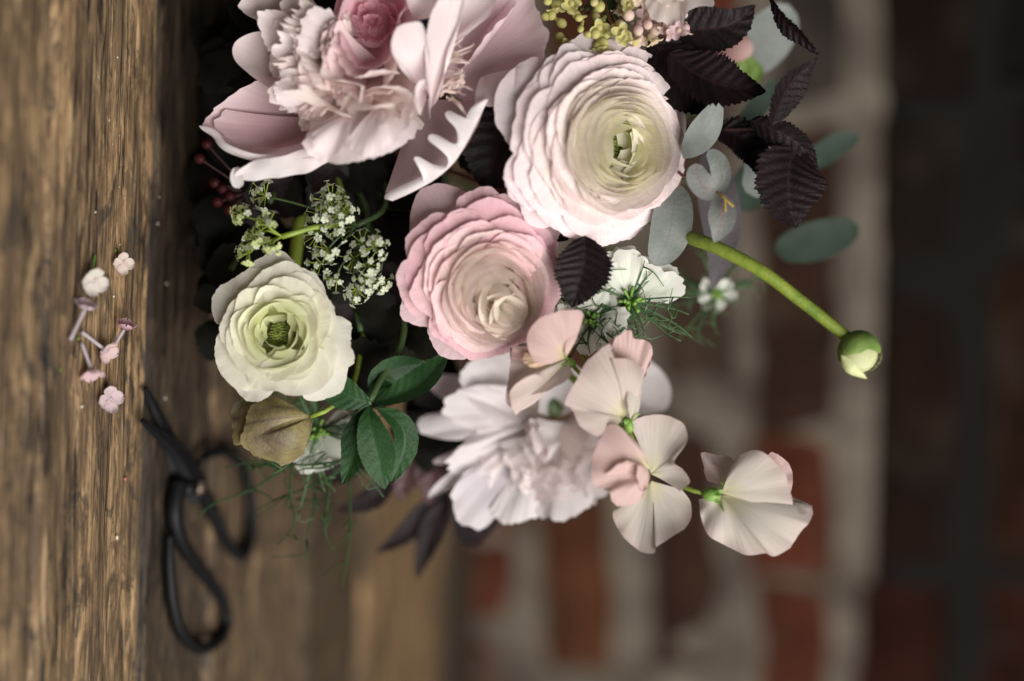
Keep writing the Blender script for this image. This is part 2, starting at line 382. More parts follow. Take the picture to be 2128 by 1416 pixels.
def brick_mat():
    m, nt, out = newmat('old_brick'); L = nt.links.new
    co = N(nt, 'ShaderNodeTexCoord'); oi = N(nt, 'ShaderNodeObjectInfo')
    mp = N(nt, 'ShaderNodeVectorMath'); mp.operation = 'ADD'; L(co.outputs['Object'], mp.inputs[0]); 
    cb = N(nt, 'ShaderNodeCombineXYZ'); L(mathn(nt, 'MULTIPLY', oi.outputs['Random'], 9.0), cb.inputs[0]); L(cb.outputs[0], mp.inputs[1])
    a = N(nt, 'ShaderNodeTexNoise'); a.inputs['Scale'].default_value = 26; a.inputs['Detail'].default_value = 6; L(mp.outputs[0], a.inputs['Vector'])
    d = N(nt, 'ShaderNodeTexNoise'); d.inputs['Scale'].default_value = 17; d.inputs['Detail'].default_value = 5; L(mp.outputs[0], d.inputs['Vector'])
    c = mixc(nt, 0.8, oi.outputs['Color'], ramp(nt, a.outputs[0], [(0.3, (0.45, 0.42, 0.4)), (0.7, (1.3, 1.2, 1.15))]), 'MULTIPLY')
    c = mixc(nt, ramp(nt, d.outputs[0], [(0.54, (0, 0, 0)), (0.70, (0.65,) * 3)]), c, (0.088, 0.066, 0.048))
    c = mixc(nt, 1.0, c, oi.outputs['Alpha'], 'MULTIPLY')
    b = N(nt, 'ShaderNodeBump'); b.inputs['Strength'].default_value = 0.7; b.inputs['Distance'].default_value = 0.003; L(a.outputs[0], b.inputs['Height'])
    p = N(nt, 'ShaderNodeBsdfPrincipled'); L(c, p.inputs['Base Color']); p.inputs['Roughness'].default_value = 0.9; p.inputs['Specular IOR Level'].default_value = 0.08; L(b.outputs[0], p.inputs['Normal']); L(p.outputs[0], out.inputs[0]); return m
BRICK = brick_mat()
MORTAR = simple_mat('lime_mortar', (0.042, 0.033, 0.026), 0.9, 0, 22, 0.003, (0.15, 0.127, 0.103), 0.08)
MORTARD = simple_mat('dark_mortar', (0.007, 0.0065, 0.006), 0.9, 0, 60, 0.003, (0.008, 0.006, 0.005), 0.08)  # darker mortar for the upper part of the wall

# ------------------------------------------------------------------ the table
def yg(px): return float(onground(px, 708)[1])
table = thing('plank_table', 'worn oak plank table with open grain and dark stains, shade toned into the plank under the flowers', 'table', (0, yg(300), -0.035))
def plank(y0, y1, color, res_x, res_y, zoff=0.0, seed=0):
    x0, x1 = -0.75, 0.75
    xs = np.linspace(x0, x1, res_x); ys = np.linspace(y0, y1, res_y)
    V = []; 
    for y in ys:
        ed = min(y - y0, y1 - y)
        for x in xs:
            h = 0.0010 * mnoise.noise(Vector((x * 7, y * 70, seed))) + 0.0007 * mnoise.noise(Vector((x * 22, y * 260, seed + 5)))
            c = mnoise.noise(Vector((x * 5 + 9, y * 150, seed + 11)))
            if c > 0.42: h -= (c - 0.42) * 0.006
            if ed < 0.004: h -= (0.004 - ed) ** 2 * 260 * (1 + 0.8 * mnoise.noise(Vector((x * 15, y * 3, 2))))
            V.append((x, y, zoff + h))
    F = gridfaces(res_x, res_y); n = len(V)
    # sides and underside
    B = [(x0, y0, -0.035), (x1, y0, -0.035), (x1, y1, -0.035), (x0, y1, -0.035)]
    V += B
    F.append((n, n + 1, *[i for i in range(res_x - 1, -1, -1)]))
    F.append((n + 2, n + 3, *[(res_y - 1) * res_x + i for i in range(res_x)]))
    F.append((n + 3, n, *[j * res_x for j in range(res_y)]))
    F.append((n + 1, n + 2, *[j * res_x + res_x - 1 for j in range(res_y - 1, -1, -1)]))
    F.append((n, n + 3, n + 2, n + 1))
    o = mesh('plank', V, F, WOOD, table, None, True, color, loc=(0, (y0 + y1) / 2, 0))
    return o
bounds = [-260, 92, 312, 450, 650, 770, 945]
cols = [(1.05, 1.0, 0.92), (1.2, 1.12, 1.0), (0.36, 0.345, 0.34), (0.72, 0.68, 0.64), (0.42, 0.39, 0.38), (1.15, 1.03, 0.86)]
ybs = [yg(b) for b in bounds]
plank(0.12, ybs[0], (1, .97, .9), 60, 30, 0, 1)
g = 0.0012
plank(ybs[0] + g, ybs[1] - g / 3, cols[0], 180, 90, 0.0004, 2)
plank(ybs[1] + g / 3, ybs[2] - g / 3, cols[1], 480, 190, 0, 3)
plank(ybs[2] + g / 3, ybs[3] - g / 3, cols[2], 300, 90, -0.0005, 8)  # stained plank, its colour also carries the bouquet's shade
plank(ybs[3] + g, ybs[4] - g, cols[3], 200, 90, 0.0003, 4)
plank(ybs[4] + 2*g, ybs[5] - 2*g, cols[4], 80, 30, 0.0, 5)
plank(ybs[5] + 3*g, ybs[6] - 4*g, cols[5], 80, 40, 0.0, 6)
plank(ybs[6] + 4*g, 1.03, (0.25, 0.24, 0.23), 60, 20, -0.002, 7)

# ------------------------------------------------------------------ the brick wall
YW = 0.965; YAW = math.radians(9)
wall = thing('brick_wall', 'old red brick wall with thick pale mortar behind the table', 'wall', (0, YW, -0.02))
wall.rotation_euler = (0, 0, YAW)
def zwall(px): return HC + YW * math.tan(math.atan((px - 1064) / F_PX) - PITCH)
bw, bh, bd = 0.205, 0.055, 0.10
def brickmesh(k, w):
    r = random.Random(k); nx, nz = 12, 6; V = []; F = []
    for j in range(nz + 1):
        for i in range(nx + 1):
            x = (i / nx - 0.5) * w; z = (j / nz - 0.5) * bh
            e = min(i, nx - i) == 0 or min(j, nz - j) == 0
            x += 0.004 * mnoise.noise(Vector((x * 30, z * 30, k))) ; z += 0.0035 * mnoise.noise(Vector((x * 25, z * 30, k + 4)))
            y = -bd / 2 + (0.006 if e else 0) + 0.004 * mnoise.noise(Vector((x * 22, z * 30, k + 8)))
            V.append((x, y, z))
    F = gridfaces(nx + 1, nz + 1)
    n = len(V); ring = [i for i in range(nx + 1)] + [(j) * (nx + 1) + nx for j in range(1, nz + 1)] + [nz * (nx + 1) + i for i in range(nx - 1, -1, -1)] + [j * (nx + 1) for j in range(nz - 1, 0, -1)]
    for q in ring: V.append((V[q][0], bd / 2, V[q][2]))
    m = len(ring)
    for a in range(m): F.append((ring[a], n + a, n + (a + 1) % m, ring[(a + 1) % m])[::-1])
    F.append(tuple(n + a for a in range(m))[::-1])
    me = bpy.data.meshes.new('brick'); me.from_pydata(V, [], F); me.materials.append(BRICK)
    me.polygons.foreach_set('use_smooth', [True] * len(me.polygons)); return me
stretch = [brickmesh(k, bw) for k in range(4)]; header = [brickmesh(k + 20, 0.098) for k in range(3)]
course = 0.0745
zjoint = zwall(1100)      # a mortar line seen there
k0 = int(-(zjoint + 0.02) // course)
wr = random.Random(21)
brcol = [(0.080, 0.031, 0.016), (0.10, 0.030, 0.016), (0.060, 0.029, 0.018), (0.095, 0.038, 0.018), (0.050, 0.026, 0.017), (0.11, 0.029, 0.016), (0.050, 0.034, 0.024), (0.040, 0.034, 0.030)]
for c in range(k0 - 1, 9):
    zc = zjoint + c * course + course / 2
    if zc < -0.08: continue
    dark_course = c >= 3  # upper courses get darker brick colours
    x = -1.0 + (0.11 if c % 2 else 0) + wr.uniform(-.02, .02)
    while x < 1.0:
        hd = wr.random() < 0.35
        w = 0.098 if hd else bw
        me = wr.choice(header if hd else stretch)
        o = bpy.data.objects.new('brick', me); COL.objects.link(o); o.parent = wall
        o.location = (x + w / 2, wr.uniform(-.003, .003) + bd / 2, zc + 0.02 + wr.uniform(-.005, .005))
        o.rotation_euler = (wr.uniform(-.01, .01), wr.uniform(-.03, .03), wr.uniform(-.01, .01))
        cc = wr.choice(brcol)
        k = 0.45 if dark_course else wr.uniform(0.7, 1.15)
        o.color = (cc[0] * k, cc[1] * k, cc[2] * k, 0.30 if dark_course else 0.62)
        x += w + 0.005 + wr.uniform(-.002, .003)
def mortar(z0, z1, mat):
    nx, nz = 120, max(4, int((z1 - z0) / 0.012)); V = []
    for j in range(nz + 1):
        for i in range(nx + 1):
            X = -1.1 + 2.2 * i / nx; Z = z0 + (z1 - z0) * j / nz
            V.append((X, -0.0015 + 0.006 + 0.006 * mnoise.noise(Vector((X * 14, Z * 22, 3))), Z))
    F = [f[::-1] for f in gridfaces(nx + 1, nz + 1)]
    F = gridfaces(nx + 1, nz + 1)
    n = len(V); V += [(-1.1, 0.12, z0), (1.1, 0.12, z0), (1.1, 0.12, z1), (-1.1, 0.12, z1)]
    F.append((n + 3, n + 2, n + 1, n))
    F.append((n, n + 1, *[i for i in range(nx, -1, -1)])); F.append((n + 2, n + 3, *[nz * (nx + 1) + i for i in range(nx + 1)]))
    V = np.array(V) + np.array([0, YW, 0])
    return mesh('mortar', V, F, mat, wall)
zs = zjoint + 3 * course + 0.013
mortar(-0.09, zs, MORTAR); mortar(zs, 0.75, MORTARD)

# ------------------------------------------------------------------ the bowl
bc = V2W([470, 190, -230]); bc = np.array([bc[0], 0.585, 0.0])
bowl = thing('flower_bowl', 'dark footed bowl in deep shade holding all the flowers', 'bowl', bc)
def lathe(prof, c, ns=40):
    V = []; F = []
    for r, z in prof:
        for k in range(ns): a = 2 * math.pi * k / ns; V.append((c[0] + r * math.cos(a), c[1] + r * math.sin(a), c[2] + z))
    for j in range(len(prof) - 1):
        for k in range(ns): F.append((j * ns + k, j * ns + (k + 1) % ns, (j + 1) * ns + (k + 1) % ns, (j + 1) * ns + k))
    return V, F
V, Fc = lathe([(0.0, 0.004), (0.042, 0.002), (0.045, 0.004), (0.040, 0.010), (0.022, 0.018), (0.018, 0.026)], bc)
mesh('foot', V, Fc, BOWL, bowl)
V, Fc = lathe([(0.018, 0.026), (0.040, 0.030), (0.060, 0.045), (0.068, 0.068), (0.070, 0.078), (0.066, 0.078), (0.055, 0.05), (0.0, 0.036)], bc)
mesh('basin', V, Fc, BOWL, bowl)
VB = (650, 250, -330)     # where the stems meet, picture space

# ------------------------------------------------------------------ ranunculus
def lerp3(cs, t):
    t = max(0, min(1, t)); ps = [c[0] for c in cs]
    return tuple(float(np.interp(t, ps, [c[1][k] for c in cs])) for k in range(3))
def ranunculus(label, c, ax, R, H, n, cols, mat, seed, wob=0.10, jag=0.05, open_=0.0, ruf=5, hole=0.06, stempts=None, dip=0.25, pw=0.62, ecc=(0, 0, 0)):
    ecc = np.array(ecc, float)
    r = random.Random(seed)
    c = np.array(c, float); ax = unit(ax)
    e1 = unit(np.cross((0.1, 1, 0), ax)); e2 = np.cross(ax, e1)
    base = c - ax * (H * 1.05)
    th = thing('ranunculus', label, 'flower', V2W(base), 'ranunculus blooms in the arrangement')
    for i in range(n):
        t = (i + 0.5) / n
        rho = R * (hole + (1 - hole) * t ** pw) * (1 + r.uniform(-wob, wob) * 0.5 * min(1, 2 * t))
        dome = math.sqrt(max(0.0, 1 - min(1, rho / (R * 1.03)) ** 2))
        zr = H * (dome * (1 - open_) + open_ * 0.25) - H * 0.55 - H * dip * math.exp(-(rho / (0.28 * R)) ** 2)
        zr += r.uniform(-1, 1) * 0.03 * H
        phi0 = i * 2.39996 + r.uniform(-.35, .35)
        hwid = (1.35 - 0.85 * t ** 0.8) * r.uniform(0.8, 1.2)       # half angle
        lean = -0.30 + 1.15 * t + open_ * 0.25                          # rim leans out
        depth = R * (0.36 + 0.16 * t)
        k1 = r.uniform(-0.5, 0.5); sd = r.random() * 50
        nu, nv = 33, 13
        B0 = np.array([0.04 * R + rho * 0.10, -H * 1.05]); P2 = np.array([rho, zr])
        P1 = np.array([rho - lean * depth * 0.85, max(zr - depth * (1 - 0.4 * t), -H * 1.0)])
        sc_ = min(1, max(0, (t - 0.22) / 0.35)); sc_ = sc_ * sc_ * (3 - 2 * sc_)
        Lr = R * (0.30 + 0.22 * t); rb = max(0.05 * R, rho - Lr)
        dz = lambda q_: H * (math.sqrt(max(0.0, 1 - min(1, q_ / (R * 1.03)) ** 2)) * (1 - open_) + open_ * 0.25) - H * 0.55
        S0_ = np.array([rb, dz(rb) - 0.13 * R]); S2_ = np.array([rho, zr]); S1_ = 0.5 * (S0_ + S2_) + np.array([0.03 * R, -0.045 * R])
        B0 = B0 * (1 - sc_) + S0_ * sc_; P1 = P1 * (1 - sc_) + S1_ * sc_
        V = []; UV = []
        for jv in range(nv):
            v = jv / (nv - 1)
            for iu in range(nu):
                u = 2 * iu / (nu - 1) - 1
                edge = 1 - (0.30 + 0.16 * sc_) * abs(u) ** 2.4 + jag * (0.25 + 1.0 * sc_) * (n1(u * 2.2, sd) * 1.5 + 0.6 * n1(u * 7, sd + 2))
                vv = v * edge
                q = (1 - vv) ** 2 * B0 + 2 * vv * (1 - vv) * P1 + vv * vv * P2
                rr = q[0] * (1 + 0.045 * u * (1 if i % 3 else -0.6)) 
                rr += ruf * (n1(u * 1.5 + 5, sd + 7) * 2.4 + 0.10 * n1(u * 8, sd + 4)) * v * v * (0.35 + 0.9 * t)
                rr += 2.6 * n1(u * 13, sd + 8) * v ** 7 * sc_; 
                rr *= 1 - 0.05 * (1 - abs(u)) * (0.4 if t > .5 else 1.2) * k1 * v
                hh = q[1] + 3.0 * n1(u * 9, sd + 3) * v ** 6 * sc_ + 0.04 * H * k1 * u * v
                wv = 0.45 + 0.55 * min(1, v * 1.5)
                ph = phi0 + u * hwid * wv
                V.append(c + rr * (math.cos(ph) * e1 + math.sin(ph) * e2) + hh * ax + ecc * (max(0, 1 - rho / R) * v)); UV.append((iu / (nu - 1), v))
        col = lerp3(cols, t + r.uniform(-.10, .10))
        b = r.uniform(0.96, 1.03)
        mesh('petal', V2W(np.array(V)), gridfaces(nu, nv), mat, th, np.array(UV), True, tuple(min(0.93, x * b) for x in col))
    # closed heart: a few petals folded over each other
    if hole < 0.05:
        for k in range(8):
            a_ = k * 1.3; dd = math.cos(a_) * e1 + math.sin(a_) * e2; ss = -math.sin(a_) * e1 + math.cos(a_) * e2
            top = c + ecc * 0.97 + ax * (H * 0.45 - H * dip + 8 - 3.5 * k); w_ = R * (0.085 + 0.030 * k)
            rim = [top + dd * w_ * .2 - ss * w_ * 1.3 - ax * 10, top + dd * w_ * .75 - ss * w_ * .7, top + dd * w_ * .95, top + dd * w_ * .75 + ss * w_ * .7, top + dd * w_ * .2 + ss * w_ * 1.3 - ax * 10]
            petal('petal', th, mat, cols[0][1], c + ecc * 0.97 - ax * H * 0.35 - dd * w_ * .2, rim, bulge=-10, ruf=2, nu=20, nv=10, n=dd)
    # green heart of small carpels
    acc = Acc()
    for k in range(46):
        a = k * 2.4; rr = R * hole * 0.95 * math.sqrt(k / 46)
        p = V2W(c + ecc * 0.95 + rr * (math.cos(a) * e1 + math.sin(a) * e2) + ax * (H * 0.45 - H * 0.55 - H * dip * 0.9 + H * 0.1 * (1 - k / 46)))
        acc.add(*ellipsoid(p, (0.00055, 0.00055, 0.0011), None, 6, 5))
    acc.build('carpel_button', CARP, th)
    if stempts is not None:
        stem('stem', th, ST_GREEN, [tuple(base)] + list(stempts), [0.0026, 0.0028, 0.003], nseg=16)
    return th
ranunculus('largest blush white ranunculus with a lime green heart, ruffled rim touching the dark leaves', (1247, 294, -25), (0.52, 0.04, 0.85), 229, 150, 104,
    [(0, (0.82, 0.84, 0.50)), (0.22, (0.93, 0.92, 0.77)), (0.42, (0.94, 0.89, 0.83)), (0.58, (0.93, 0.82, 0.80)), (0.78, (0.94, 0.86, 0.86)), (1, (0.93, 0.83, 0.85))], PET_A, 11,
    stempts=[(1100, 280, -260), VB], jag=0.05, ruf=7, hole=0.12, dip=0.35, pw=0.70, ecc=(62, 18, 0))
ranunculus('rose pink ranunculus with creamy closed centre, in the middle of the bouquet', (1000, 574, -15), (0.20, 0.26, 0.94), 190, 138, 76,
    [(0, (0.90, 0.85, 0.74)), (0.3, (0.90, 0.82, 0.75)), (0.5, (0.90, 0.74, 0.73)), (0.75, (0.86, 0.54, 0.60)), (1, (0.87, 0.64, 0.68))], PET_B, 23,
    stempts=[(900, 450, -260), VB], jag=0.035, ruf=6, hole=0.035, dip=0.10, pw=0.60, ecc=(44, 66, 0))
ranunculus('small cream ranunculus with dark green centre, open beside the lacy white umbels', (576, 690, 5), (-0.14, -0.10, 0.98), 166, 105, 38,
    [(0, (0.74, 0.78, 0.42)), (0.3, (0.87, 0.88, 0.64)), (0.6, (0.90, 0.89, 0.77)), (1, (0.88, 0.86, 0.79))], PET_C, 38,
    stempts=[(620, 480, -220), VB], jag=0.03, ruf=7, hole=0.14, dip=0.35, open_=0.35, wob=0.14, pw=0.85)

# ------------------------------------------------------------------ the large peony
PWH = (0.92, 0.83, 0.84); PPK = (0.80, 0.52, 0.56); PDP = (0.90, 0.55, 0.63); PMV = (0.88, 0.66, 0.72)
peo = thing('peony', 'large ragged pale pink peony with deep pink heart, cut by the picture edge', 'flower', V2W((800, 150, -220)), 'peonies in the arrangement')
def pp(color, *a, **k): return petal('petal', peo, PET_P, color, *a, **k)
pp(PMV, (905, 180, -110), [(975, 222, -40), (1040, 200, 0), (1100, 160, 25), (1140, 75, 30), (1125, 18, 15), (1085, -40, 0), (1010, -90, -20)], bulge=-30, ruf=13, jag=0.035, freq=5, nu=60, teeth=0.03)
pp(PMV, (930, 150, -120), [(960, 130, -20), (1020, 70, 0), (1060, 10, 0), (1060, -60, -10)], bulge=-20, ruf=10, jag=0.03)
pp(PWH, (1000, 160, -40), [(985, 215, 15), (1030, 218, 25), (1075, 180, 35), (1100, 140, 40)], bulge=12, ruf=4)
pp((0.56, 0.40, 0.43), (855, 200, -100), [(800, 400, -30), (835, 395, 0), (900, 372, 10), (950, 330, 25), (990, 265, 30), (1012, 208, 20)], bulge=-25, ruf=4)  # under-petal: inner shading put into its darker colour
def ruled(A, B, n=130, m=7, bow=6, seed=3):
    """sheet between two edge curves, picture space"""
    A = catmull(A, n); B = catmull(B, n); V = []; UV = []
    for j in range(m):
        v = j / (m - 1)
        for i in range(n):
            p = A[i] * (1 - v) + B[i] * v + np.array([0, 0, bow * 4 * v * (1 - v) + 3 * n1(i * 0.06 + v, seed)]); V.append(p); UV.append((i / (n - 1), 0.3 + 0.6 * v))
    return np.array(V), gridfaces(n, m), np.array(UV)
v = ruled([(816, 418, -4), (850, 403, 14), (900, 376, 28), (942, 340, 36), (968, 300, 38), (990, 258, 34), (1006, 225, 28), (1015, 208, 24)],
          [(799, 414, -8), (802, 403, -4), (830, 388, 12), (866, 372, 24), (896, 354, 34), (884, 348, 40), (861, 334, 48), (862, 327, 50), (872, 327, 46), (900, 342, 40), (926, 344, 38), (934, 328, 42), (922, 308, 48), (898, 298, 54), (889, 288, 56), (896, 279, 54), (914, 283, 46), (938, 298, 42), (950, 296, 46), (948, 270, 50), (928, 246, 52), (926, 234, 48), (940, 232, 40), (960, 256, 38), (966, 248, 40), (980, 224, 36), (1004, 207, 30), (1015, 206, 24)])
mesh('petal', V2W(v[0]), v[1], PET_P, peo, v[2], True, (0.90, 0.86, 0.87))
pp((0.78, 0.54, 0.59), (740, 215, -120), [(590, 165, -70), (500, 195, -50), (440, 235, -30), (425, 268, -10), (455, 305, 5), (500, 335, 18), (560, 338, 25), (640, 335, 30), (710, 320, 20)], bulge=-30, ruf=9, jag=0.035, nu=60, curl=10, freq=6)
pp((0.78, 0.55, 0.60), (720, 240, -110), [(640, 300, 10), (560, 318, 0), (490, 300, -5), (445, 262, -10), (470, 225, -30)], bulge=-26, ruf=6, jag=0.03)
v = blade([(700, 318, 28), (620, 340, 38), (560, 352, 40), (515, 360, 40), (487, 368, 36)], 24, (0, 0.4, 1), 'strap', cup=-0.2, ruf=16, freq=5, nv=40)
mesh('petal', V2W(v[0]), v[1], PET_P, peo, v[2], True, (0.90, 0.86, 0.87))
v = blade([(500, 350, 35), (492, 368, 38), (497, 392, 36)], 14, (0, 0.1, 1), 'strap', cup=0.2, nv=12)
mesh('petal_lobe', V2W(v[0]), v[1], PET_P, peo, v[2], True, (0.90, 0.86, 0.87))
v = blade([(620, 330, 25), (540, 330, 30), (470, 308, 24), (446, 280, 10), (414, 262, 0)], 9, (0, 0.5, 1), 'strap', cup=-0.2, ruf=8, nv=30)
mesh('petal', V2W(v[0]), v[1], PET_P, peo, v[2], True, (0.90, 0.86, 0.87))
pp(PWH, (770, 215, -10), [(640, 285, 50), (630, 312, 62), (660, 335, 62), (700, 332, 74), (745, 338, 80), (800, 328, 78), (848, 300, 66), (872, 262, 50)], bulge=28, ruf=12, freq=4, jag=0.05, nu=50, teeth=0.08)
pp(PWH, (740, 235, 20), [(650, 282, 82), (655, 310, 95), (690, 325, 90), (722, 300, 95), (728, 275, 90)], bulge=22, ruf=8, jag=0.05)
pp(PWH, (790, 215, 30), [(722, 290, 92), (738, 320, 96), (770, 330, 98), (805, 300, 96), (845, 262, 84)], bulge=18, ruf=10, jag=0.09)
pp((0.80, 0.68, 0.68), (650, 140, -90), [(575, 195, -20), (520, 155, -10), (487, 122, -5), (490, 88, -5), (525, 68, -10), (565, 65, -20)], bulge=-16, ruf=6)
pp((0.80, 0.68, 0.68), (670, 70, -90), [(570, 60, -20), (525, 38, -10), (497, 16, -8), (520, -15, -10), (590, -40, -20)], bulge=-14, ruf=6, jag=0.03)
pp(PWH, (700, 120, -60), [(560, 110, 10), (535, 50, 14), (545, 20, 16), (590, 25, 20), (630, 60, 20)], bulge=-14, ruf=8, jag=0.04)
# deep pink cup
pp(PDP, (790, 110, -80), [(705, 110, 55), (700, 50, 58), (712, -10, 50), (745, -60, 45)], bulge=-20, ruf=6, jag=0.04)
pp(PDP, (790, 60, -80), [(740, -20, 42), (790, -50, 45), (840, -30, 50), (850, 20, 50)], bulge=-20, ruf=8, jag=0.05)
pp((0.88, 0.58, 0.64), (785, 70, -80), [(705, 60, 70), (716, 105, 82), (738, 142, 88), (775, 138, 84), (812, 122, 84), (832, 85, 80)], bulge=-26, ruf=7, freq=5, jag=0.06)
pp((0.87, 0.54, 0.61), (800, 40, -70), [(832, 95, 70), (822, 50, 78), (838, 8, 72), (825, -40, 60)], bulge=-14, ruf=8, jag=0.05)
pp(PDP, (770, 90, -90), [(735, 100, 10), (730, 40, 14), (745, 0, 12), (790, -10, 10)], bulge=-14, ruf=8, jag=0.08)
pp(PDP, (810, 60, -80), [(800, 100, 5), (832, 60, 15), (825, 20, 20), (800, 0, 16)], bulge=-10, ruf=10, jag=0.1)
pp(PDP, (780, 50, -110), [(690, 60, 0), (700, 0, 0), (740, -60, 0), (800, -80, 0), (860, -50, 0), (860, 30, 0), (850, 80, 0)], bulge=-10, ruf=6, nu=50)
pp(PDP, (780, 60, -110), [(855, 60, -20), (850, 120, -20), (800, 160, -20), (740, 160, -20), (700, 120, -20), (690, 60, -20)], bulge=-10, ruf=6, nu=50)
for k_ in range(6):
    a_ = k_ * 1.25; dx_, dy_ = math.cos(a_), math.sin(a_)
    pp((0.86, 0.46, 0.55), (775 + 3 * dx_, 45 + 3 * dy_, -60), [(775 + 13 * dx_ - 18 * dy_, 45 + 13 * dy_ + 18 * dx_, 2 + k_), (775 + 18 * dx_, 45 + 18 * dy_, 10 + k_), (775 + 13 * dx_ + 18 * dy_, 45 + 13 * dy_ - 18 * dx_, 2 + k_)], bulge=-5, ruf=5, jag=0.1, nu=16, nv=8, n=(dx_, dy_, 0.4))
pp((0.84, 0.44, 0.52), (775, -10, -30), [(735, 10, -28), (735, 70, -26), (775, 100, -24), (820, 75, -26), (822, 10, -28)], bulge=6, ruf=4, nu=24, nv=10, n=(0, 0, 1))
for k_ in range(7):
    a_ = -0.6 + k_ * 0.9; dx_, dy_ = math.cos(a_), math.sin(a_)
    pp((0.88, 0.52, 0.60), (775 + 12 * dx_, 45 + 12 * dy_, -60), [(775 + 40 * dx_ - 22 * dy_, 45 + 40 * dy_ + 22 * dx_, 14), (775 + 44 * dx_ - 8 * dy_, 45 + 44 * dy_ + 8 * dx_, 26), (775 + 40 * dx_ + 10 * dy_, 45 + 40 * dy_ - 10 * dx_, 22), (775 + 36 * dx_ + 22 * dy_, 45 + 36 * dy_ - 22 * dx_, 12)], bulge=-8, ruf=7, jag=0.1, nu=22, nv=9, teeth=0.15)
pp((0.88, 0.72, 0.73), (795, 130, -20), [(698, 40, 62), (690, 80, 72), (700, 120, 80), (722, 150, 84), (748, 165, 84)], bulge=-14, ruf=8, jag=0.05, nu=40, teeth=0.1)
pp(PWH, (710, 160, -20), [(600, 150, 36), (572, 122, 40), (560, 84, 44), (588, 58, 48), (628, 78, 50)], bulge=-12, ruf=8, jag=0.05, nu=40, teeth=0.1)
pp(PWH, (710, 200, -10), [(600, 235, 30), (575, 215, 36), (568, 175, 44), (596, 140, 50), (640, 140, 56)], bulge=12, ruf=8, jag=0.05, nu=40, teeth=0.14)
pp(PWH, (730, 100, -10), [(630, 130, 54), (612, 90, 58), (620, 45, 60), (655, 15, 60), (690, 20, 58)], bulge=10, ruf=8, jag=0.05, nu=40, teeth=0.14)
# white sail petals right of the cup
pp(PWH, (880, 195, 5), [(862, 175, 75), (832, 140, 92), (813, 100, 100), (822, 62, 104), (852, 48, 104), (878, 52, 100), (892, 110, 84)], bulge=14, ruf=6, jag=0.02)
pp(PWH, (895, 225, 5), [(885, 160, 78), (884, 90, 84), (896, 30, 84), (930, -30, 76), (965, -40, 60), (955, 40, 56), (932, 110, 60), (922, 180, 55)], bulge=14, ruf=7, jag=0.02)
pp(PWH, (890, 190, 10), [(872, 250, 82), (862, 215, 88), (866, 170, 90), (884, 158, 92), (893, 200, 88), (893, 252, 80)], bulge=8, ruf=7, jag=0.05)
pp(PWH, (905, 100, -20), [(950, 85, 40), (990, 55, 44), (1020, 25, 40), (1028, -5, 36), (990, -40, 30), (930, -60, 36)], bulge=-10, ruf=8, jag=0.03)
pp(PWH, (860, 40, 0), [(845, -5, 84), (850, -50, 70), (900, -70, 64), (930, -10, 70), (900, 40, 70)], bulge=10, ruf=8)
# ragged inner petals
r5 = random.Random(51)
for k in range(40):
    ang = math.radians(62 + 155 * ((k * 0.618) % 1)) if k < 33 else math.radians(r5.uniform(-10, 70))
    lay = r5.random()
    cx, cy = 775, 110
    rho = 90 + 150 * lay if k < 33 else 70 + 70 * lay
    dx, dy = math.cos(ang), math.sin(ang)
    sc = 1.0 if dx < 0.2 else 0.8
    tip = np.array([cx + dx * rho * sc, cy + dy * rho * 0.86, 78 - 95 * lay ** 1.3 + r5.uniform(-14, 14)])
    b = np.array([cx + dx * rho * 0.35, cy + dy * rho * 0.3, -70 - 20 * lay])
    w = r5.uniform(40, 80); px_, py_ = -dy, dx
    lf = r5.uniform(0.55, 1.0); rg = r5.uniform(0.55, 1.0); tw = r5.uniform(-22, 22)
    rim = [tip + np.array([px_ * w, py_ * w, -tw]) - (tip - b) * 0.22 * lf, tip + np.array([px_ * w * .5, py_ * w * .5, -tw / 2]),
           tip + np.array([0, 0, 6]) - (tip - b) * r5.choice([0, 0, 0.12]), tip - np.array([px_ * w * .55, py_ * w * .55, -tw / 2]), tip - np.array([px_ * w, py_ * w, -tw]) - (tip - b) * 0.22 * rg]
    c_ = lerp3([(0, (0.84, 0.64, 0.64)), (0.4, (0.87, 0.75, 0.71)), (1, (0.88, 0.80, 0.74))], lay + r5.uniform(-.2, .2))
    pp(c_, b, rim, bulge=r5.uniform(-14, 16), ruf=r5.uniform(3, 7), jag=r5.uniform(0.04, 0.10), jf=7, nu=40, nv=13, curl=r5.uniform(-6, 8), teeth=r5.uniform(0.05, 0.22))
for O_, rim_ in [((760, 200, 10), [(660, 135, 80), (672, 160, 86), (700, 165, 88), (735, 172, 90), (752, 180, 88), (748, 215, 84)]),
                 ((745, 245, 0), [(585, 188, 66), (605, 180, 72), (640, 178, 76), (668, 205, 80), (700, 230, 84), (728, 240, 84)]),
                 ((720, 180, -10), [(608, 72, 50), (612, 100, 58), (628, 130, 64), (650, 165, 70), (665, 190, 72)]),
                 ((700, 120, -10), [(625, 55, 40), (650, 60, 50), (680, 55, 54), (690, 75, 56), (680, 110, 60)]),
                 ((800, 220, 20), [(752, 212, 90), (775, 218, 94), (800, 214, 96), (822, 222, 94), (818, 248, 92), (795, 262, 90)]),
                 ((835, 235, 10), [(852, 188, 86), (866, 205, 86), (862, 240, 82), (842, 272, 78), (815, 262, 84)]),
                 ((790, 170, 0), [(752, 190, 82), (780, 176, 88), (815, 174, 88), (850, 186, 86), (852, 215, 80)]),
                 ((650, 225, -20), [(560, 212, 30), (556, 185, 36), (575, 165, 40), (600, 160, 44), (622, 190, 50)]),
                 ((780, 150, -10), [(735, 165, 84), (765, 150, 90), (800, 148, 90), (835, 150, 84)])]:
    pp((0.88, 0.78, 0.74), O_, rim_, bulge=10, ruf=5, jag=0.05, jf=9, nu=44, nv=16, teeth=0.10)
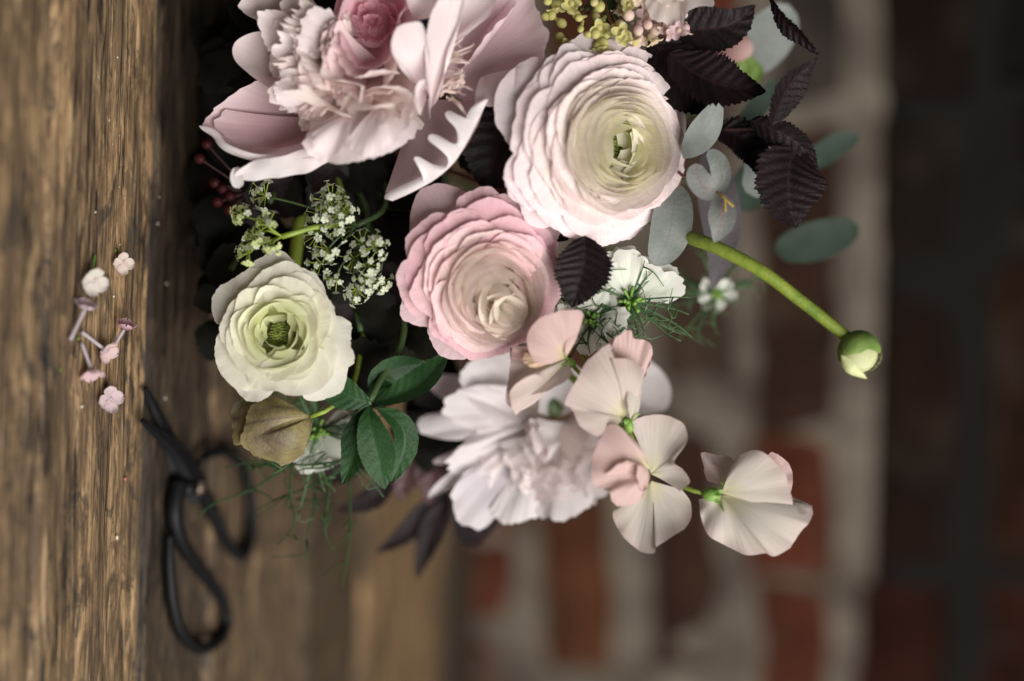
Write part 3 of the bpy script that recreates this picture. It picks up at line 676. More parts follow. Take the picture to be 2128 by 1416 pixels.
for k in range(34):
    ang = math.radians(r5.uniform(95, 235)); rho = r5.uniform(95, 215); dx, dy = math.cos(ang), math.sin(ang)
    tip = np.array([775 + dx * rho, 120 + dy * rho * 0.8, 96 - 0.30 * rho + r5.uniform(-10, 14)]); w = r5.uniform(14, 34); p_ = np.array([-dy, dx, r5.uniform(-.8, .8)]) * w
    b = np.array([775 + dx * rho * 0.5, 120 + dy * rho * 0.4, -10.])
    pp(lerp3([(0, (0.88, 0.70, 0.70)), (1, (0.92, 0.82, 0.77))], r5.random()), b, [tip + p_ - (tip - b) * r5.uniform(.1, .35), tip + p_ * .5, tip + np.array([dx, dy, 0]) * r5.uniform(-8, 10), tip - p_ * .5, tip - p_ - (tip - b) * r5.uniform(.1, .35)],
       bulge=r5.uniform(-12, 12), ruf=r5.uniform(3, 6), jag=r5.uniform(0.10, 0.2), jf=14, nu=36, nv=12, teeth=r5.uniform(0.1, 0.25))
# thread-like petaloids
for k in range(60):
    if k < 34: a0 = np.array([925, 160, 0.]) + [r5.uniform(-15, 15), r5.uniform(-70, 50), 0]; d = np.array([r5.uniform(15, 50), r5.uniform(-30, 30), r5.uniform(20, 55)])
    elif k < 46: a0 = np.array([640, 170, -20.]) + [r5.uniform(-20, 30), r5.uniform(-50, 40), 0]; d = np.array([r5.uniform(-70, -30), r5.uniform(-30, 40), r5.uniform(10, 40)])
    else: a0 = np.array([730, 240, -20.]) + [r5.uniform(-30, 100), r5.uniform(-10, 20), 0]; d = np.array([r5.uniform(-70, 10), r5.uniform(20, 45), r5.uniform(10, 40)])
    m_ = a0 + d * 0.5 + np.array([r5.uniform(-12, 12), r5.uniform(-12, 12), 10])
    e_ = a0 + d + np.array([r5.uniform(-10, 10), r5.uniform(-14, 14), -4])
    v = blade([a0, m_, a0 + d, e_], r5.uniform(1.4, 4.5), (0.2, 0.3, 1), 'leaf', cup=0.3, nu=3, nv=12, twist=r5.uniform(-1, 1))
    mesh('petaloid', V2W(v[0]), v[1], PET_W, peo, v[2], True, (0.88, 0.74, 0.68))
stem('stem', peo, ST_DARK, [(800, 150, -220), (740, 190, -280), VB], 0.0035)

# ------------------------------------------------------------------ the second peony, behind
pe2 = thing('peony', 'out of focus white and shell pink peony hanging below the rose pink ranunculus', 'flower', V2W((1160, 860, -330)), 'peonies in the arrangement')
ZB = -300
def p2(color, O, rim, z=ZB, **k):
    O = (O[0], O[1], z - 40); rim = [(a, b, z + c) for a, b, c in rim]
    return petal('petal', pe2, PET_W, color, O, rim, **k)
W2 = (0.86, 0.81, 0.82); K2 = (0.87, 0.76, 0.77)
p2((0.62, 0.50, 0.52), (1120, 850), [(1000, 860, -40), (930, 835, -40), (892, 805, -40), (905, 780, -40), (960, 780, -40)], bulge=-16, ruf=8)
p2(W2, (1150, 860), [(1040, 910, 0), (930, 915, 10), (873, 900, 10), (878, 865, 10), (950, 855, 10), (1040, 850, 0)], bulge=12, ruf=14, freq=5, jag=0.03)
p2(W2, (1140, 870), [(1030, 880, 30), (975, 830, 40), (955, 780, 40), (990, 740, 30), (1060, 730, 20), (1150, 740, 10)], bulge=-16, ruf=15, freq=5, jag=0.04)
p2(W2, (1150, 870), [(1120, 860, 30), (1130, 800, 30), (1180, 760, 20), (1250, 780, 10), (1280, 830, 10)], bulge=-12, ruf=14, freq=5, jag=0.04)
p2(W2, (1200, 850), [(1290, 850, 0), (1340, 860, 0), (1385, 850, 0), (1392, 800, 0), (1350, 750, 0), (1280, 730, 0)], bulge=-10, ruf=5, z=-330)
p2(K2, (1120, 900), [(1000, 945, -20), (930, 965, -20), (900, 960, -16), (950, 935, -16), (1030, 900, -10)], bulge=6, ruf=4)
p2(W2, (1110, 900), [(990, 965, 10), (920, 1020, 20), (890, 1035, 20), (905, 1010, 20), (960, 960, 15), (1030, 920, 10)], bulge=6, ruf=5)
p2((0.78, 0.72, 0.77), (1110, 890), [(960, 990, 25), (935, 1040, 35), (955, 1085, 35), (1000, 1095, 35), (1040, 1060, 30), (1070, 1000, 25)], bulge=14, ruf=13, freq=5, jag=0.03, nv=18)
r6 = random.Random(9)
for k in range(44):
    ang = math.radians(r6.uniform(-5, 165)); L_ = r6.uniform(80, 200)
    cx, cy = 1150 + r6.uniform(-30, 60), 880
    tip = np.array([cx + math.cos(ang) * L_ * 0.8, cy + math.sin(ang) * L_, 80 - L_ * 0.3 + r6.uniform(-10, 10)])
    w = r6.uniform(30, 56); pxx, pyy = -math.sin(ang) * w, math.cos(ang) * w
    rim = [(tip[0] + pxx, tip[1] + pyy, tip[2] - 20), (tip[0] + pxx * .5, tip[1] + pyy * .5 + 12, tip[2]), (tip[0] - pxx * .5, tip[1] - pyy * .5 + 12, tip[2] + 5), (tip[0] - pxx, tip[1] - pyy, tip[2] - 20)]
    p2(lerp3([(0, (0.88, 0.84, 0.84)), (1, (0.88, 0.76, 0.73))], r6.random()), (cx, cy), rim, ruf=7, jag=0.06, jf=6, nu=24, nv=11, bulge=r6.uniform(-16, 6))
for O_, rim_ in [((1130, 850), [(1010, 900, 20), (960, 885, 30), (925, 860, 34), (935, 820, 34), (985, 800, 30), (1060, 800, 24)]),
                 ((1120, 880), [(985, 985, 30), (945, 985, 36), (925, 965, 38), (950, 930, 38), (1010, 895, 34)]),
                 ((1130, 900), [(1020, 1060, 30), (1045, 1095, 34), (1090, 1080, 36), (1130, 1050, 30), (1140, 1000, 24)]),
                 ((1160, 900), [(1110, 1070, 20), (1150, 1085, 26), (1200, 1075, 26), (1235, 1040, 22), (1250, 990, 16)])]:
    p2(W2, O_, rim_, bulge=12, ruf=14, freq=5, jag=0.05)
stem('stem', pe2, ST_DARK, [(1160, 860, -330), (1000, 650, -400), (800, 400, -400), VB], 0.0035)

# ------------------------------------------------------------------ sweet peas
def sp(label, base, c=(0.80, 0.62, 0.57)):
    return thing('sweet_pea', label, 'flower', V2W(base), 'sweet pea blossoms')
SPK = (0.66, 0.48, 0.45); SPL = (0.64, 0.55, 0.51); SPW = (0.60, 0.55, 0.50)
def calyx(par, c, d, r=11, n=5, L=30):
    r *= 1.15; L *= 1.3
    """green calyx cup at c opening along d, picture space"""
    d = unit(d); c = np.array(c, float); a = unit(np.cross(d, (0.2, 0.1, 1))); b = np.cross(d, a)
    acc = Acc(); acc.add(*ellipsoid(V2W(c), (r * S0, r * S0, r * 1.3 * S0), np.array([RT * a[0] + DN * a[1] - FW * a[2], RT * b[0] + DN * b[1] - FW * b[2], RT * d[0] + DN * d[1] - FW * d[2]])))
    cal = acc.build('calyx', CALYX, par)
    for k in range(n):
        t = 2 * math.pi * k / n; o = math.cos(t) * a + math.sin(t) * b
        pts = [c + o * r * 0.6, c + o * r * 1.3 + d * L * 0.5, c + o * r * (1.9 + 0.8 * (k % 2)) + d * L * (0.75 if k % 2 else 0.35)]
        v = blade(pts, 5.5, tuple(o + np.array([0, 0, 0.3])), 'leaf', cup=0.3, nu=5, nv=10)
        mesh('sepal', V2W(v[0]), v[1], CALYX, cal, v[2])
    return cal
s1 = sp('coral sweet pea drooping over the rim of the rose pink ranunculus', (1185, 740, -10))
q = lambda par, col, *a, **k: petal('petal', par, PET_S, col, *a, **{**k, 'ruf': k.get('ruf', 4) * 1.9, 'freq': k.get('freq', 4) * 0.8, 'jag': 0.012})
q(s1, SPK, (1175, 745, 20), [(1115, 762, 50), (1098, 720, 66), (1104, 690, 70), (1125, 655, 60), (1165, 640, 50), (1200, 640, 35), (1203, 660, 30), (1172, 690, 40), (1172, 730, 40)], bulge=14, ruf=11, freq=6)
q(s1, SPK, (1160, 755, 10), [(1062, 745, 20), (1068, 725, 24), (1100, 722, 30), (1130, 720, 30)], bulge=5, ruf=5)
q(s1, SPL, (1180, 745, 10), [(1135, 790, 60), (1105, 775, 60), (1062, 790, 44), (1052, 815, 40), (1060, 845, 40), (1080, 865, 42), (1098, 862, 46), (1110, 830, 50), (1145, 800, 40), (1175, 770, 30)], bulge=10, ruf=9, freq=6, nu=44)
q(s1, SPL, (1150, 760, 0), [(1062, 720, 12), (1058, 780, 20), (1050, 830, 26), (1075, 862, 26)], bulge=4, ruf=7)
q(s1, (0.8, 0.62, 0.4), (1150, 745, 25), [(1090, 735, 38), (1085, 752, 42), (1100, 765, 42), (1125, 765, 36)], bulge=10)
calyx(s1, (1185, 755, 4), (-1, -0.1, 0.2), 9, 5, 26); stem('stem', s1, ST_GREEN, [(1188, 757, 2), (1230, 800, -60), (1180, 700, -160), (900, 500, -300), VB], 0.0008, nseg=30)
s2 = sp('peach sweet pea with a crimped upright banner, uppermost of the hanging trio', (1305, 885, 0))
q(s2, SPL, (1296, 868, 10), [(1245, 912, 50), (1205, 885, 60), (1190, 850, 64), (1176, 838, 66), (1195, 790, 60), (1225, 748, 55), (1265, 715, 48), (1262, 742, 46), (1300, 745, 40), (1332, 760, 34), (1342, 780, 26), (1330, 830, 16)], bulge=20, ruf=9, freq=6, nu=54, nv=18)
q(s2, SPK, (1300, 850, 0), [(1268, 740, 20), (1278, 700, 18), (1308, 686, 14), (1318, 704, 10), (1345, 708, 4), (1356, 740, 0), (1345, 780, 0)], bulge=-8, ruf=10, freq=8, nu=44)
q(s2, SPK, (1290, 830, -10), [(1268, 745, -5), (1265, 710, -8), (1282, 705, -8), (1290, 740, -6)], bulge=4, ruf=5)
q(s2, SPW, (1310, 875, 14), [(1300, 850, 40), (1305, 800, 40), (1320, 790, 34), (1330, 830, 26), (1326, 860, 20)], bulge=10)
calyx(s2, (1306, 885, 8), (-0.2, -1, 0.2), 11, 5, 26)
stem('stem', s2, ST_GREEN, [(1308, 892, 4), (1330, 960, -40), (1300, 900, -120), (1100, 700, -260), VB], 0.0008, nseg=30)
s3 = sp('pale sweet pea seen side on with pink folded wings, left one of the lowest pair', (1352, 980, 0))
q(s3, SPW, (1352, 985, 0), [(1310, 880, 14), (1330, 868, 18), (1375, 862, 24), (1418, 878, 26), (1429, 905, 24), (1425, 925, 20), (1402, 960, 14), (1420, 975, 14), (1435, 1000, 12), (1415, 1020, 10)], bulge=-12, ruf=6, freq=5, nu=54, nv=18)
q(s3, SPW, (1354, 1000, 0), [(1415, 1015, 12), (1432, 1040, 16), (1435, 1075, 20), (1415, 1105, 24), (1362, 1138, 28), (1360, 1150, 28), (1330, 1145, 26), (1295, 1115, 22), (1274, 1075, 18), (1280, 1055, 14), (1305, 1048, 8), (1340, 1035, 4)], bulge=-12, ruf=8, freq=8, nu=54, nv=18)
q(s3, SPK, (1350, 975, 22), [(1330, 925, 50), (1305, 900, 56), (1270, 883, 60), (1240, 930, 66), (1226, 985, 66), (1232, 1010, 62), (1262, 1012, 60)], bulge=20, ruf=7, freq=4)
q(s3, SPK, (1350, 985, 20), [(1255, 985, 74), (1255, 1005, 78), (1275, 1040, 76), (1300, 1045, 70), (1330, 1038, 62), (1345, 1015, 50)], bulge=22, ruf=10, freq=5)
q(s3, SPK, (1348, 985, 30), [(1262, 978, 84), (1300, 965, 80), (1335, 1000, 70), (1342, 1025, 60)], bulge=10, ruf=10, freq=5)
stem('stem', s3, ST_GREEN, [(1365, 985, -6), (1390, 940, -60), (1300, 870, -140), (1100, 700, -260), VB], 0.0008, nseg=30)
s4 = sp('white blush sweet pea seen from behind with green calyx, lowest of the bouquet', (1470, 1028, 0))
q(s4, SPW, (1500, 1030, 0), [(1452, 1038, 4), (1458, 1080, 2), (1475, 1115, 2), (1520, 1140, 8), (1555, 1155, 14), (1590, 1150, 20), (1608, 1157, 24), (1640, 1140, 22), (1665, 1105, 16), (1682, 1085, 12), (1688, 1055, 6), (1640, 1030, 0)], bulge=22, ruf=10, freq=9, jag=0.01, nu=64, nv=20, n=(0, 0, 1))
q(s4, SPW, (1500, 1026, 8), [(1646, 1068, 16), (1648, 1040, 18), (1638, 1010, 14), (1632, 985, 16), (1600, 950, 16), (1575, 936, 14), (1545, 942, 10), (1520, 965, 6), (1516, 990, 4)], bulge=20, ruf=4, freq=4, n=(0, 0, 1))
q(s4, SPK, (1560, 1010, -20), [(1640, 1035, -14), (1648, 1000, -16), (1640, 965, -18), (1605, 940, -20), (1590, 960, -18)], bulge=4, ruf=4, n=(0, 0, 1))
q(s4, SPL, (1510, 1010, -10), [(1470, 985, -20), (1462, 970, -24), (1456, 940, -24), (1490, 945, -20), (1520, 952, -14), (1530, 975, -10)], bulge=-6, ruf=6)
q(s4, SPK, (1510, 1012, -20), [(1470, 1000, -40), (1462, 975, -40), (1485, 965, -38), (1500, 975, -30)], bulge=-6, ruf=6)
q(s4, SPW, (1640, 1042, 0), [(1648, 1065, 26), (1670, 1070, 24), (1688, 1052, 10), (1660, 1050, -6)], bulge=4, ruf=3, n=(0, 0, 1))
calyx(s4, (1478, 1028, 26), (1, 0.1, 0.1), 13, 5, 34)
stem('stem', s4, ST_GREEN, [(1478, 1028, 20), (1450, 1020, 14), (1420, 1016, 8), (1380, 960, -60), (1200, 800, -220), VB], 0.0009, nseg=36)

# ------------------------------------------------------------------ ranunculus bud on its arching stem
bud = thing('ranunculus_bud', 'closed green ranunculus bud on a long arching stem', 'flower bud', V2W((1760, 700, 0)))
stem('stem', bud, ST_GREEN, [(1100, 400, -220), (1300, 430, -200), (1395, 478, -150), (1440, 496, -90), (1490, 515, -50), (1580, 562, -20), (1660, 622, -10), (1715, 665, -4), (1768, 708, 0)], [0.0030, 0.0029, 0.0028, 0.0027, 0.0026, 0.0025, 0.0023, 0.0022], ns=12, nseg=60)
acc = Acc(); acc.add(*ellipsoid(V2W((1785, 735, 2)), (40 * S0, 40 * S0, 38 * S0), None, 24, 14)); acc.build('bud_heart', PET_C, bud, (0.70, 0.72, 0.45))
def shell(par, mat, col, c, r, ax, side, a0, a1, wid, name='sepal', grow=1.0):
    ax = unit(ax); side = unit(side); side = unit(side - ax * np.dot(side, ax)); o3 = np.cross(ax, side)
    V = []; UV = []; nu, nv = 15, 14
    for j in range(nv):
        v = j / (nv - 1); th = a0 + (a1 - a0) * v
        for i in range(nu):
            u = 2 * i / (nu - 1) - 1
            ww = wid * (0.3 + math.sin(math.pi * min(1, v * 0.85 + .02)) ** 0.7) * (1 - 0.75 * v ** 5)
            ph = u * ww
            rr = r * (grow + 0.03 * v - 0.01 * u * u)
            V.append(np.array(c) + rr * (-math.cos(th) * ax + math.sin(th) * (math.cos(ph) * side + math.sin(ph) * o3))); UV.append(((u + 1) / 2, v))
    return mesh(name, V2W(np.array(V)), gridfaces(nu, nv), mat, par, np.array(UV), True, col)
rfz = random.Random(4); HV = []; HF = []
def hair(p, d, L_):
    n_ = len(HV); t_ = unit(np.cross(d, (0.3, 0.5, 0.8))) * 0.00004
    HV.extend([p - t_, p + t_, p + d * L_]); HF.append((n_, n_ + 1, n_ + 2))
SC = catmull(V2W([(1448, 499, -84), (1490, 515, -50), (1580, 562, -20), (1660, 622, -10), (1715, 665, -4), (1768, 708, 0)]), 60)
for k in range(1500):
    i_ = rfz.randrange(59); f_ = rfz.random(); p_ = SC[i_] * (1 - f_) + SC[i_ + 1] * f_; t_ = unit(SC[i_ + 1] - SC[i_])
    d_ = np.array([rfz.gauss(0, 1) for _ in range(3)]); d_ = unit(d_ - t_ * np.dot(d_, t_)); hair(p_ + d_ * 0.0021, unit(d_ + t_ * 0.3), rfz.uniform(0.0006, 0.0012))
for k in range(900):
    d_ = unit([rfz.gauss(0, 1) for _ in range(3)]); hair(V2W((1786, 732, 0)) + d_ * 43 * S0 * 1.04, d_, rfz.uniform(0.0005, 0.0010))
fz = mesh('fuzz', HV, HF, FLORG, bud, None, False); fz['kind'] = 'stuff'
bax = (0.55, 0.82, 0.1)
for k, (sd, a1, gr) in enumerate([((0.8, -0.5, 0.3), 2.2, 1.06), ((0.2, -0.1, 1), 1.75, 1.09), ((-0.9, 0.5, 0.4), 1.5, 1.10), ((-0.3, 0.2, -1), 1.9, 1.05), ((0.9, -0.2, -.6), 2.0, 1.03)]):
    shell(bud, SEPAL, None, (1786, 732, 0), 42, bax, sd, 0.12, a1, 0.95, 'sepal', gr)
shell(bud, PET_C, (0.66, 0.68, 0.42), (1786, 736, 2), 42, bax, (0.1, 0.2, 1), 0.9, 2.5, 0.8, 'petal', 1.03)
v = blade([(1748, 738, 36), (1765, 765, 40), (1785, 778, 34), (1802, 788, 26)], 13, (-0.3, 0.3, 1), 'leaf', cup=-0.4, nv=16)
mesh('sepal', V2W(v[0]), v[1], LF_EUC, bud, v[2], True).data.materials[0] = FLORG

# ------------------------------------------------------------------ leaves
def sprig(name, label, cat, pts, r, mat=ST_DARK, group=None):
    t = thing(name, label, cat, V2W(pts[-1]), group)
    stem('stem', t, mat, pts, r, nseg=24)
    return t
ninek = dict(fold=0.28, ser=0.17, nser=21, vein=1.5, nvein=9, nu=15, nv=90, kind='leaf')
nb1 = sprig('ninebark_sprig', 'single dark serrated leaf between rose pink ranunculus and blush ranunculus', 'leaf sprig', [(1190, 480, -10), (1170, 450, -120), (1000, 380, -260), VB], 0.0009, ST_RED)
leafpart('leaf', nb1, LF_DARK, None, [(1215, 490, -4), (1212, 545, 4), (1200, 595, 8), (1188, 640, 4)], 60, (0.1, -0.1, 1), **ninek)
leafpart('leaf', nb1, LF_DARK, None, [(1180, 500, -60), (1150, 460, -70), (1110, 430, -90)], 45, (0.1, 0.3, 1), **ninek)
nb2 = sprig('ninebark_branch', 'near black crinkled leaf branch beyond the largest ranunculus towards the bricks', 'leaf branch', [(1657, 300, -90), (1630, 284, -95), (1600, 272, -95), (1560, 268, -110), (1480, 270, -140), (1300, 260, -260), VB], 0.0009, ST_WINE)
for pts, w, n in [([(1390, 110, -60), (1440, 150, -50), (1510, 180, -50), (1592, 190, -60)], 62, (0.1, -0.5, 1)),
                  ([(1380, 60, -120), (1450, 60, -110), (1520, 50, -100), (1570, 10, -100)], 52, (0.3, 0.2, 1)),
                  ([(1600, -10, -40), (1630, 40, -30), (1665, 75, -30), (1702, 112, -36)], 30, (-0.6, 0.7, 0.6)),
                  ([(1605, 262, -40), (1620, 215, -30), (1650, 165, -30), (1700, 120, -34)], 42, (0.8, 0.3, 0.8)),
                  ([(1655, 300, -80), (1640, 350, -60), (1640, 420, -50), (1655, 474, -50)], 76, (0.2, 0.1, 1)),
                  ([(1560, 250, -90), (1610, 270, -70), (1660, 300, -70), (1700, 350, -80)], 34, (0.1, 0.5, 1)),
                  ([(1350, 80, -100), (1390, 130, -100), (1430, 190, -100), (1500, 230, -110)], 60, (0.1, -0.2, 1)),
                  ([(1480, 270, -130), (1530, 280, -120), (1570, 320, -120), (1590, 380, -130)], 40, (0.3, -0.2, 1))]:
    leafpart('leaf', nb2, LF_DARK, None, pts, w, n, **{**ninek, 'ruf': 9})
nb3 = sprig('ninebark_spray', 'wine dark leaves hanging low behind the white peony', 'leaf branch', [(1000, 1050, -480), (900, 950, -480), (800, 700, -420), VB], 0.0012, ST_RED)
for pts, w in [([(930, 1020, -500), (880, 1070, -500), (840, 1110, -500), (780, 1150, -500)], 26), ([(930, 1030, -500), (900, 1090, -500), (880, 1150, -500), (865, 1205, -500)], 26),
               ([(960, 1010, -480), (960, 1060, -480), (980, 1110, -480), (1040, 1080, -480)], 28), ([(880, 850, -420), (870, 900, -420), (850, 960, -420), (830, 1040, -420)], 50),
               ([(940, 850, -420), (930, 910, -430), (900, 980, -430), (890, 1050, -430)], 50), ([(800, 950, -430), (740, 960, -430), (690, 990, -430), (650, 1000, -430)], 26),
               ([(820, 980, -430), (780, 1030, -430), (740, 1050, -430), (700, 1060, -430)], 24)]:
    leafpart('leaf', nb3, LF_RED if w > 30 else LF_DARK, None, pts, w, (0.1, 0.1, 1), **{**ninek, 'nv': 60, 'ruf': 8})
gl = sprig('leafy_shoot', 'glossy mid green shoot with drooping pointed leaves under the cream ranunculus', 'leaf sprig', [(765, 840, -50), (790, 790, -80), (840, 680, -160), (780, 500, -260), VB], 0.0013, ST_DARK)
for pts, w, n, fo in [([(775, 840, -50), (730, 825, -40), (690, 800, -44), (660, 768, -50)], 34, (0.0, 0.2, 1), 0.25),
                  ([(770, 840, -50), (830, 820, -36), (880, 790, -50), (932, 732, -90)], 30, (0.0, -0.5, 1), 0.35),
                  ([(765, 842, -50), (770, 890, -34), (785, 950, -40), (800, 1018, -50)], 38, (0.1, 0.0, 1), 0.3),
                  ([(780, 845, -60), (830, 880, -60), (840, 930, -70), (812, 1005, -80)], 28, (0.4, 0.0, 1), 0.3),
                  ([(770, 840, -60), (740, 900, -70), (735, 950, -80), (712, 1008, -90)], 28, (-0.3, 0.0, 1), 0.3),
                  ([(775, 840, -80), (790, 790, -90), (830, 765, -100), (890, 755, -110)], 34, (0.0, 0.6, 1), 0.2)]:
    leafpart('leaf', gl, LF_GREEN, None, pts, w, n, kind='leaf', fold=fo, ser=0.05, nser=18, vein=0.8, nvein=8, nu=13, nv=44, ruf=6, power=1.0)

eu = sprig('eucalyptus_sprig', 'silver grey eucalyptus sprig with broad pale leaves tucked around the largest ranunculus', 'leaf sprig', [(1470, 260, -80), (1420, 330, -120), (1380, 420, -130), (1200, 350, -260), VB], 0.0009, ST_RED)
leafpart('leaf', eu, LF_EUC, None, [(1400, 380, -120), (1400, 430, -95), (1388, 495, -80), (1360, 552, -78)], 44, (0.2, 0.1, 1), kind='oval', cup=0.1, nu=11, nv=26)
leafpart('leaf', eu, LF_EUC, None, [(1420, 330, -70), (1450, 290, -60), (1475, 250, -55), (1500, 196, -55)], 36, (0.5, 0.2, 1), kind='leaf', cup=0.1, nu=11, nv=26)
leafpart('leaf', eu, LF_EUC, None, [(1550, 400, -220), (1580, 370, -220), (1600, 320, -220), (1610, 280, -220)], 45, (0.2, 0.1, 1), kind='oval', cup=0.1)
leafpart('leaf', eu, LF_EUC, None, [(1500, 140, -330), (1560, 110, -330), (1610, 60, -330), (1640, 10, -330)], 55, (0.2, 0.1, 1), kind='oval', cup=0.1)
eu2 = sprig('eucalyptus_tip', 'small eucalyptus tip with three red edged leaves and tiny yellow stalks', 'leaf sprig', [(1493, 400, 10), (1470, 372, -20), (1430, 370, -60), (1300, 330, -200), VB], 0.0007, ST_RED)
leafpart('leaf', eu2, LF_EUCP, None, [(1490, 400, 12), (1470, 395, 20), (1450, 370, 24), (1446, 340, 22)], 26, (0.2, 0, 1), kind='oval', cup=0.15, nu=9, nv=20)
leafpart('leaf', eu2, LF_EUC, None, [(1490, 402, 10), (1500, 375, 16), (1495, 340, 18), (1472, 312, 16)], 22, (-0.3, 0, 1), kind='oval', cup=0.2, nu=9, nv=20)
leafpart('leaf', eu2, LF_EUCP, None, [(1490, 402, 10), (1500, 435, 18), (1498, 470, 18), (1484, 505, 12)], 30, (0.1, 0, 1), kind='leaf', cup=0.12, nu=9, nv=24)
for e in ((1524, 430), (1508, 440), (1518, 425)):
    stem('stalk', eu2, YEL, [(1490, 400, 14), (1505, 412, 30), (e[0], e[1], 32)], 0.0004, ns=6)
eu3 = sprig('eucalyptus_branch', 'dark green eucalyptus branch with round leaves blurred before the bricks', 'leaf branch', [(1700, 330, -380), (1600, 420, -400), (1450, 380, -380), (1200, 350, -330), VB], 0.0012, ST_DARK)
for pts, w in [([(1610, 520, -400), (1660, 510, -400), (1730, 490, -400), (1785, 470, -400)], 42), ([(1650, 340, -400), (1700, 325, -400), (1740, 300, -400), (1785, 280, -400)], 26),
               ([(1540, 440, -340), (1560, 390, -340), (1590, 350, -340), (1600, 300, -340)], 44), ([(1530, 270, -300), (1560, 240, -300), (1590, 200, -300), (1612, 165, -300)], 22)]:
    leafpart('leaf', eu3, LF_EUCD, None, pts, w, (0.2, 0.1, 1), kind='oval', cup=0.12)
gp = tag(leafpart('smoke_bush_leaf', None, LF_DARK, None, [(1470, 300, -190), (1490, 400, -190), (1500, 500, -190), (1480, 605, -190)], 44, (0.2, 0.1, 1), kind='leaf', nu=9, nv=30, cup=0.1), 'long plum grey leaf hanging behind the arching bud stem', 'leaf')
gp.data.materials[0] = leaf_mat('plum_grey_leaf', (0.04, 0.032, 0.038), (0.075, 0.06, 0.068), rough=0.55)

# near-black foliage, shade put into leaf colour, filling the heart of the bouquet
def inside(x, y): return True
r7 = random.Random(77)
fill = []
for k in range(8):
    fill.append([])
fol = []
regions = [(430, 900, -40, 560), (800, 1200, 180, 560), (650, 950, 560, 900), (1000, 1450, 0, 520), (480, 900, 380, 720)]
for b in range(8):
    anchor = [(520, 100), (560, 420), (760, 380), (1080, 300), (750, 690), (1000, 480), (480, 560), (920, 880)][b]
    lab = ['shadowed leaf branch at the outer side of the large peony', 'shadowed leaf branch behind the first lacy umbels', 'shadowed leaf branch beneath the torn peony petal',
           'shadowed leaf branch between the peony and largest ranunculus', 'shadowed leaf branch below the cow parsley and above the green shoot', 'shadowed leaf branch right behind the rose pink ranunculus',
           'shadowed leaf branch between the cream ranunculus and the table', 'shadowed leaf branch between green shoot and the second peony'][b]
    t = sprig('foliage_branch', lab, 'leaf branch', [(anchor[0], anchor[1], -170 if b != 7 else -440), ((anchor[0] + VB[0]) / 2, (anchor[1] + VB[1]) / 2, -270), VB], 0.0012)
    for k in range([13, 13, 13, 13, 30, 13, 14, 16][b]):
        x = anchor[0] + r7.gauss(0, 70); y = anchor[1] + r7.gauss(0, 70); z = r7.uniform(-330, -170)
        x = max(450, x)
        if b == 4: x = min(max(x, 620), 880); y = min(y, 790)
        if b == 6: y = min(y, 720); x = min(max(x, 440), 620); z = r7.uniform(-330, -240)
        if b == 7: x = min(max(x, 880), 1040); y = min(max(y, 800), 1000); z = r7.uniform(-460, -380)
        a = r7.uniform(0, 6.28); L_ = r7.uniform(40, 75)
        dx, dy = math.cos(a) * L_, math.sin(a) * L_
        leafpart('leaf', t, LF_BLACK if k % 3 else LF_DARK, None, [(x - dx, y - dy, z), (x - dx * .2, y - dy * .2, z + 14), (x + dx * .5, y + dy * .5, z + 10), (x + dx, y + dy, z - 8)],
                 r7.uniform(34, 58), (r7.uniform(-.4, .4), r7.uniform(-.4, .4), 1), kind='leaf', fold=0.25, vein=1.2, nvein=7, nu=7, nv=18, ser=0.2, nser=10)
# dark veined leaf between the peony and the largest ranunculus
dl = tag(leafpart('ninebark_leaf', None, LF_DARK, None, [(1090, 180, -70), (1060, 250, -60), (1030, 320, -60), (1010, 400, -80)], 85, (-0.1, -0.2, 1), **ninek), 'large dark ribbed leaf between the peony and the largest ranunculus', 'leaf')

# ------------------------------------------------------------------ cow parsley
def floret_mesh():
    acc = Acc(); s = 0.00125
    for k in range(5):
        a = 2 * math.pi * k / 5; L_ = 1.15 if k == 0 else 0.85
        pts = []
        for (r_, w_, z_) in ((0.15, 0.12, 0), (0.7, 0.42, 0.12), (1.15, 0.52, 0.1), (1.5, 0.30, 0.0)):
            for q_ in (-1, 0, 1):
                x, y = r_ * L_, q_ * w_; pts.append(((x * math.cos(a) - y * math.sin(a)) * s, (x * math.sin(a) + y * math.cos(a)) * s, (z_ + 0.1 * abs(q_)) * s))
        acc.add(pts, gridfaces(3, 4))
    o = acc
    me = bpy.data.meshes.new('floret'); me.from_pydata(np.vstack(acc.v).tolist(), [], acc.f); me.materials.append(FLOR)
    me.polygons.foreach_set('use_smooth', [True] * len(me.polygons)); return me
FM = floret_mesh(); FM2 = FM.copy(); FM2.materials[0] = FLORG
def rot_to(axis, spin):
    q_ = Vector(axis).to_track_quat('Z', 'Y'); return (q_.to_matrix() @ Matrix.Rotation(spin, 3, 'Z')).to_euler()
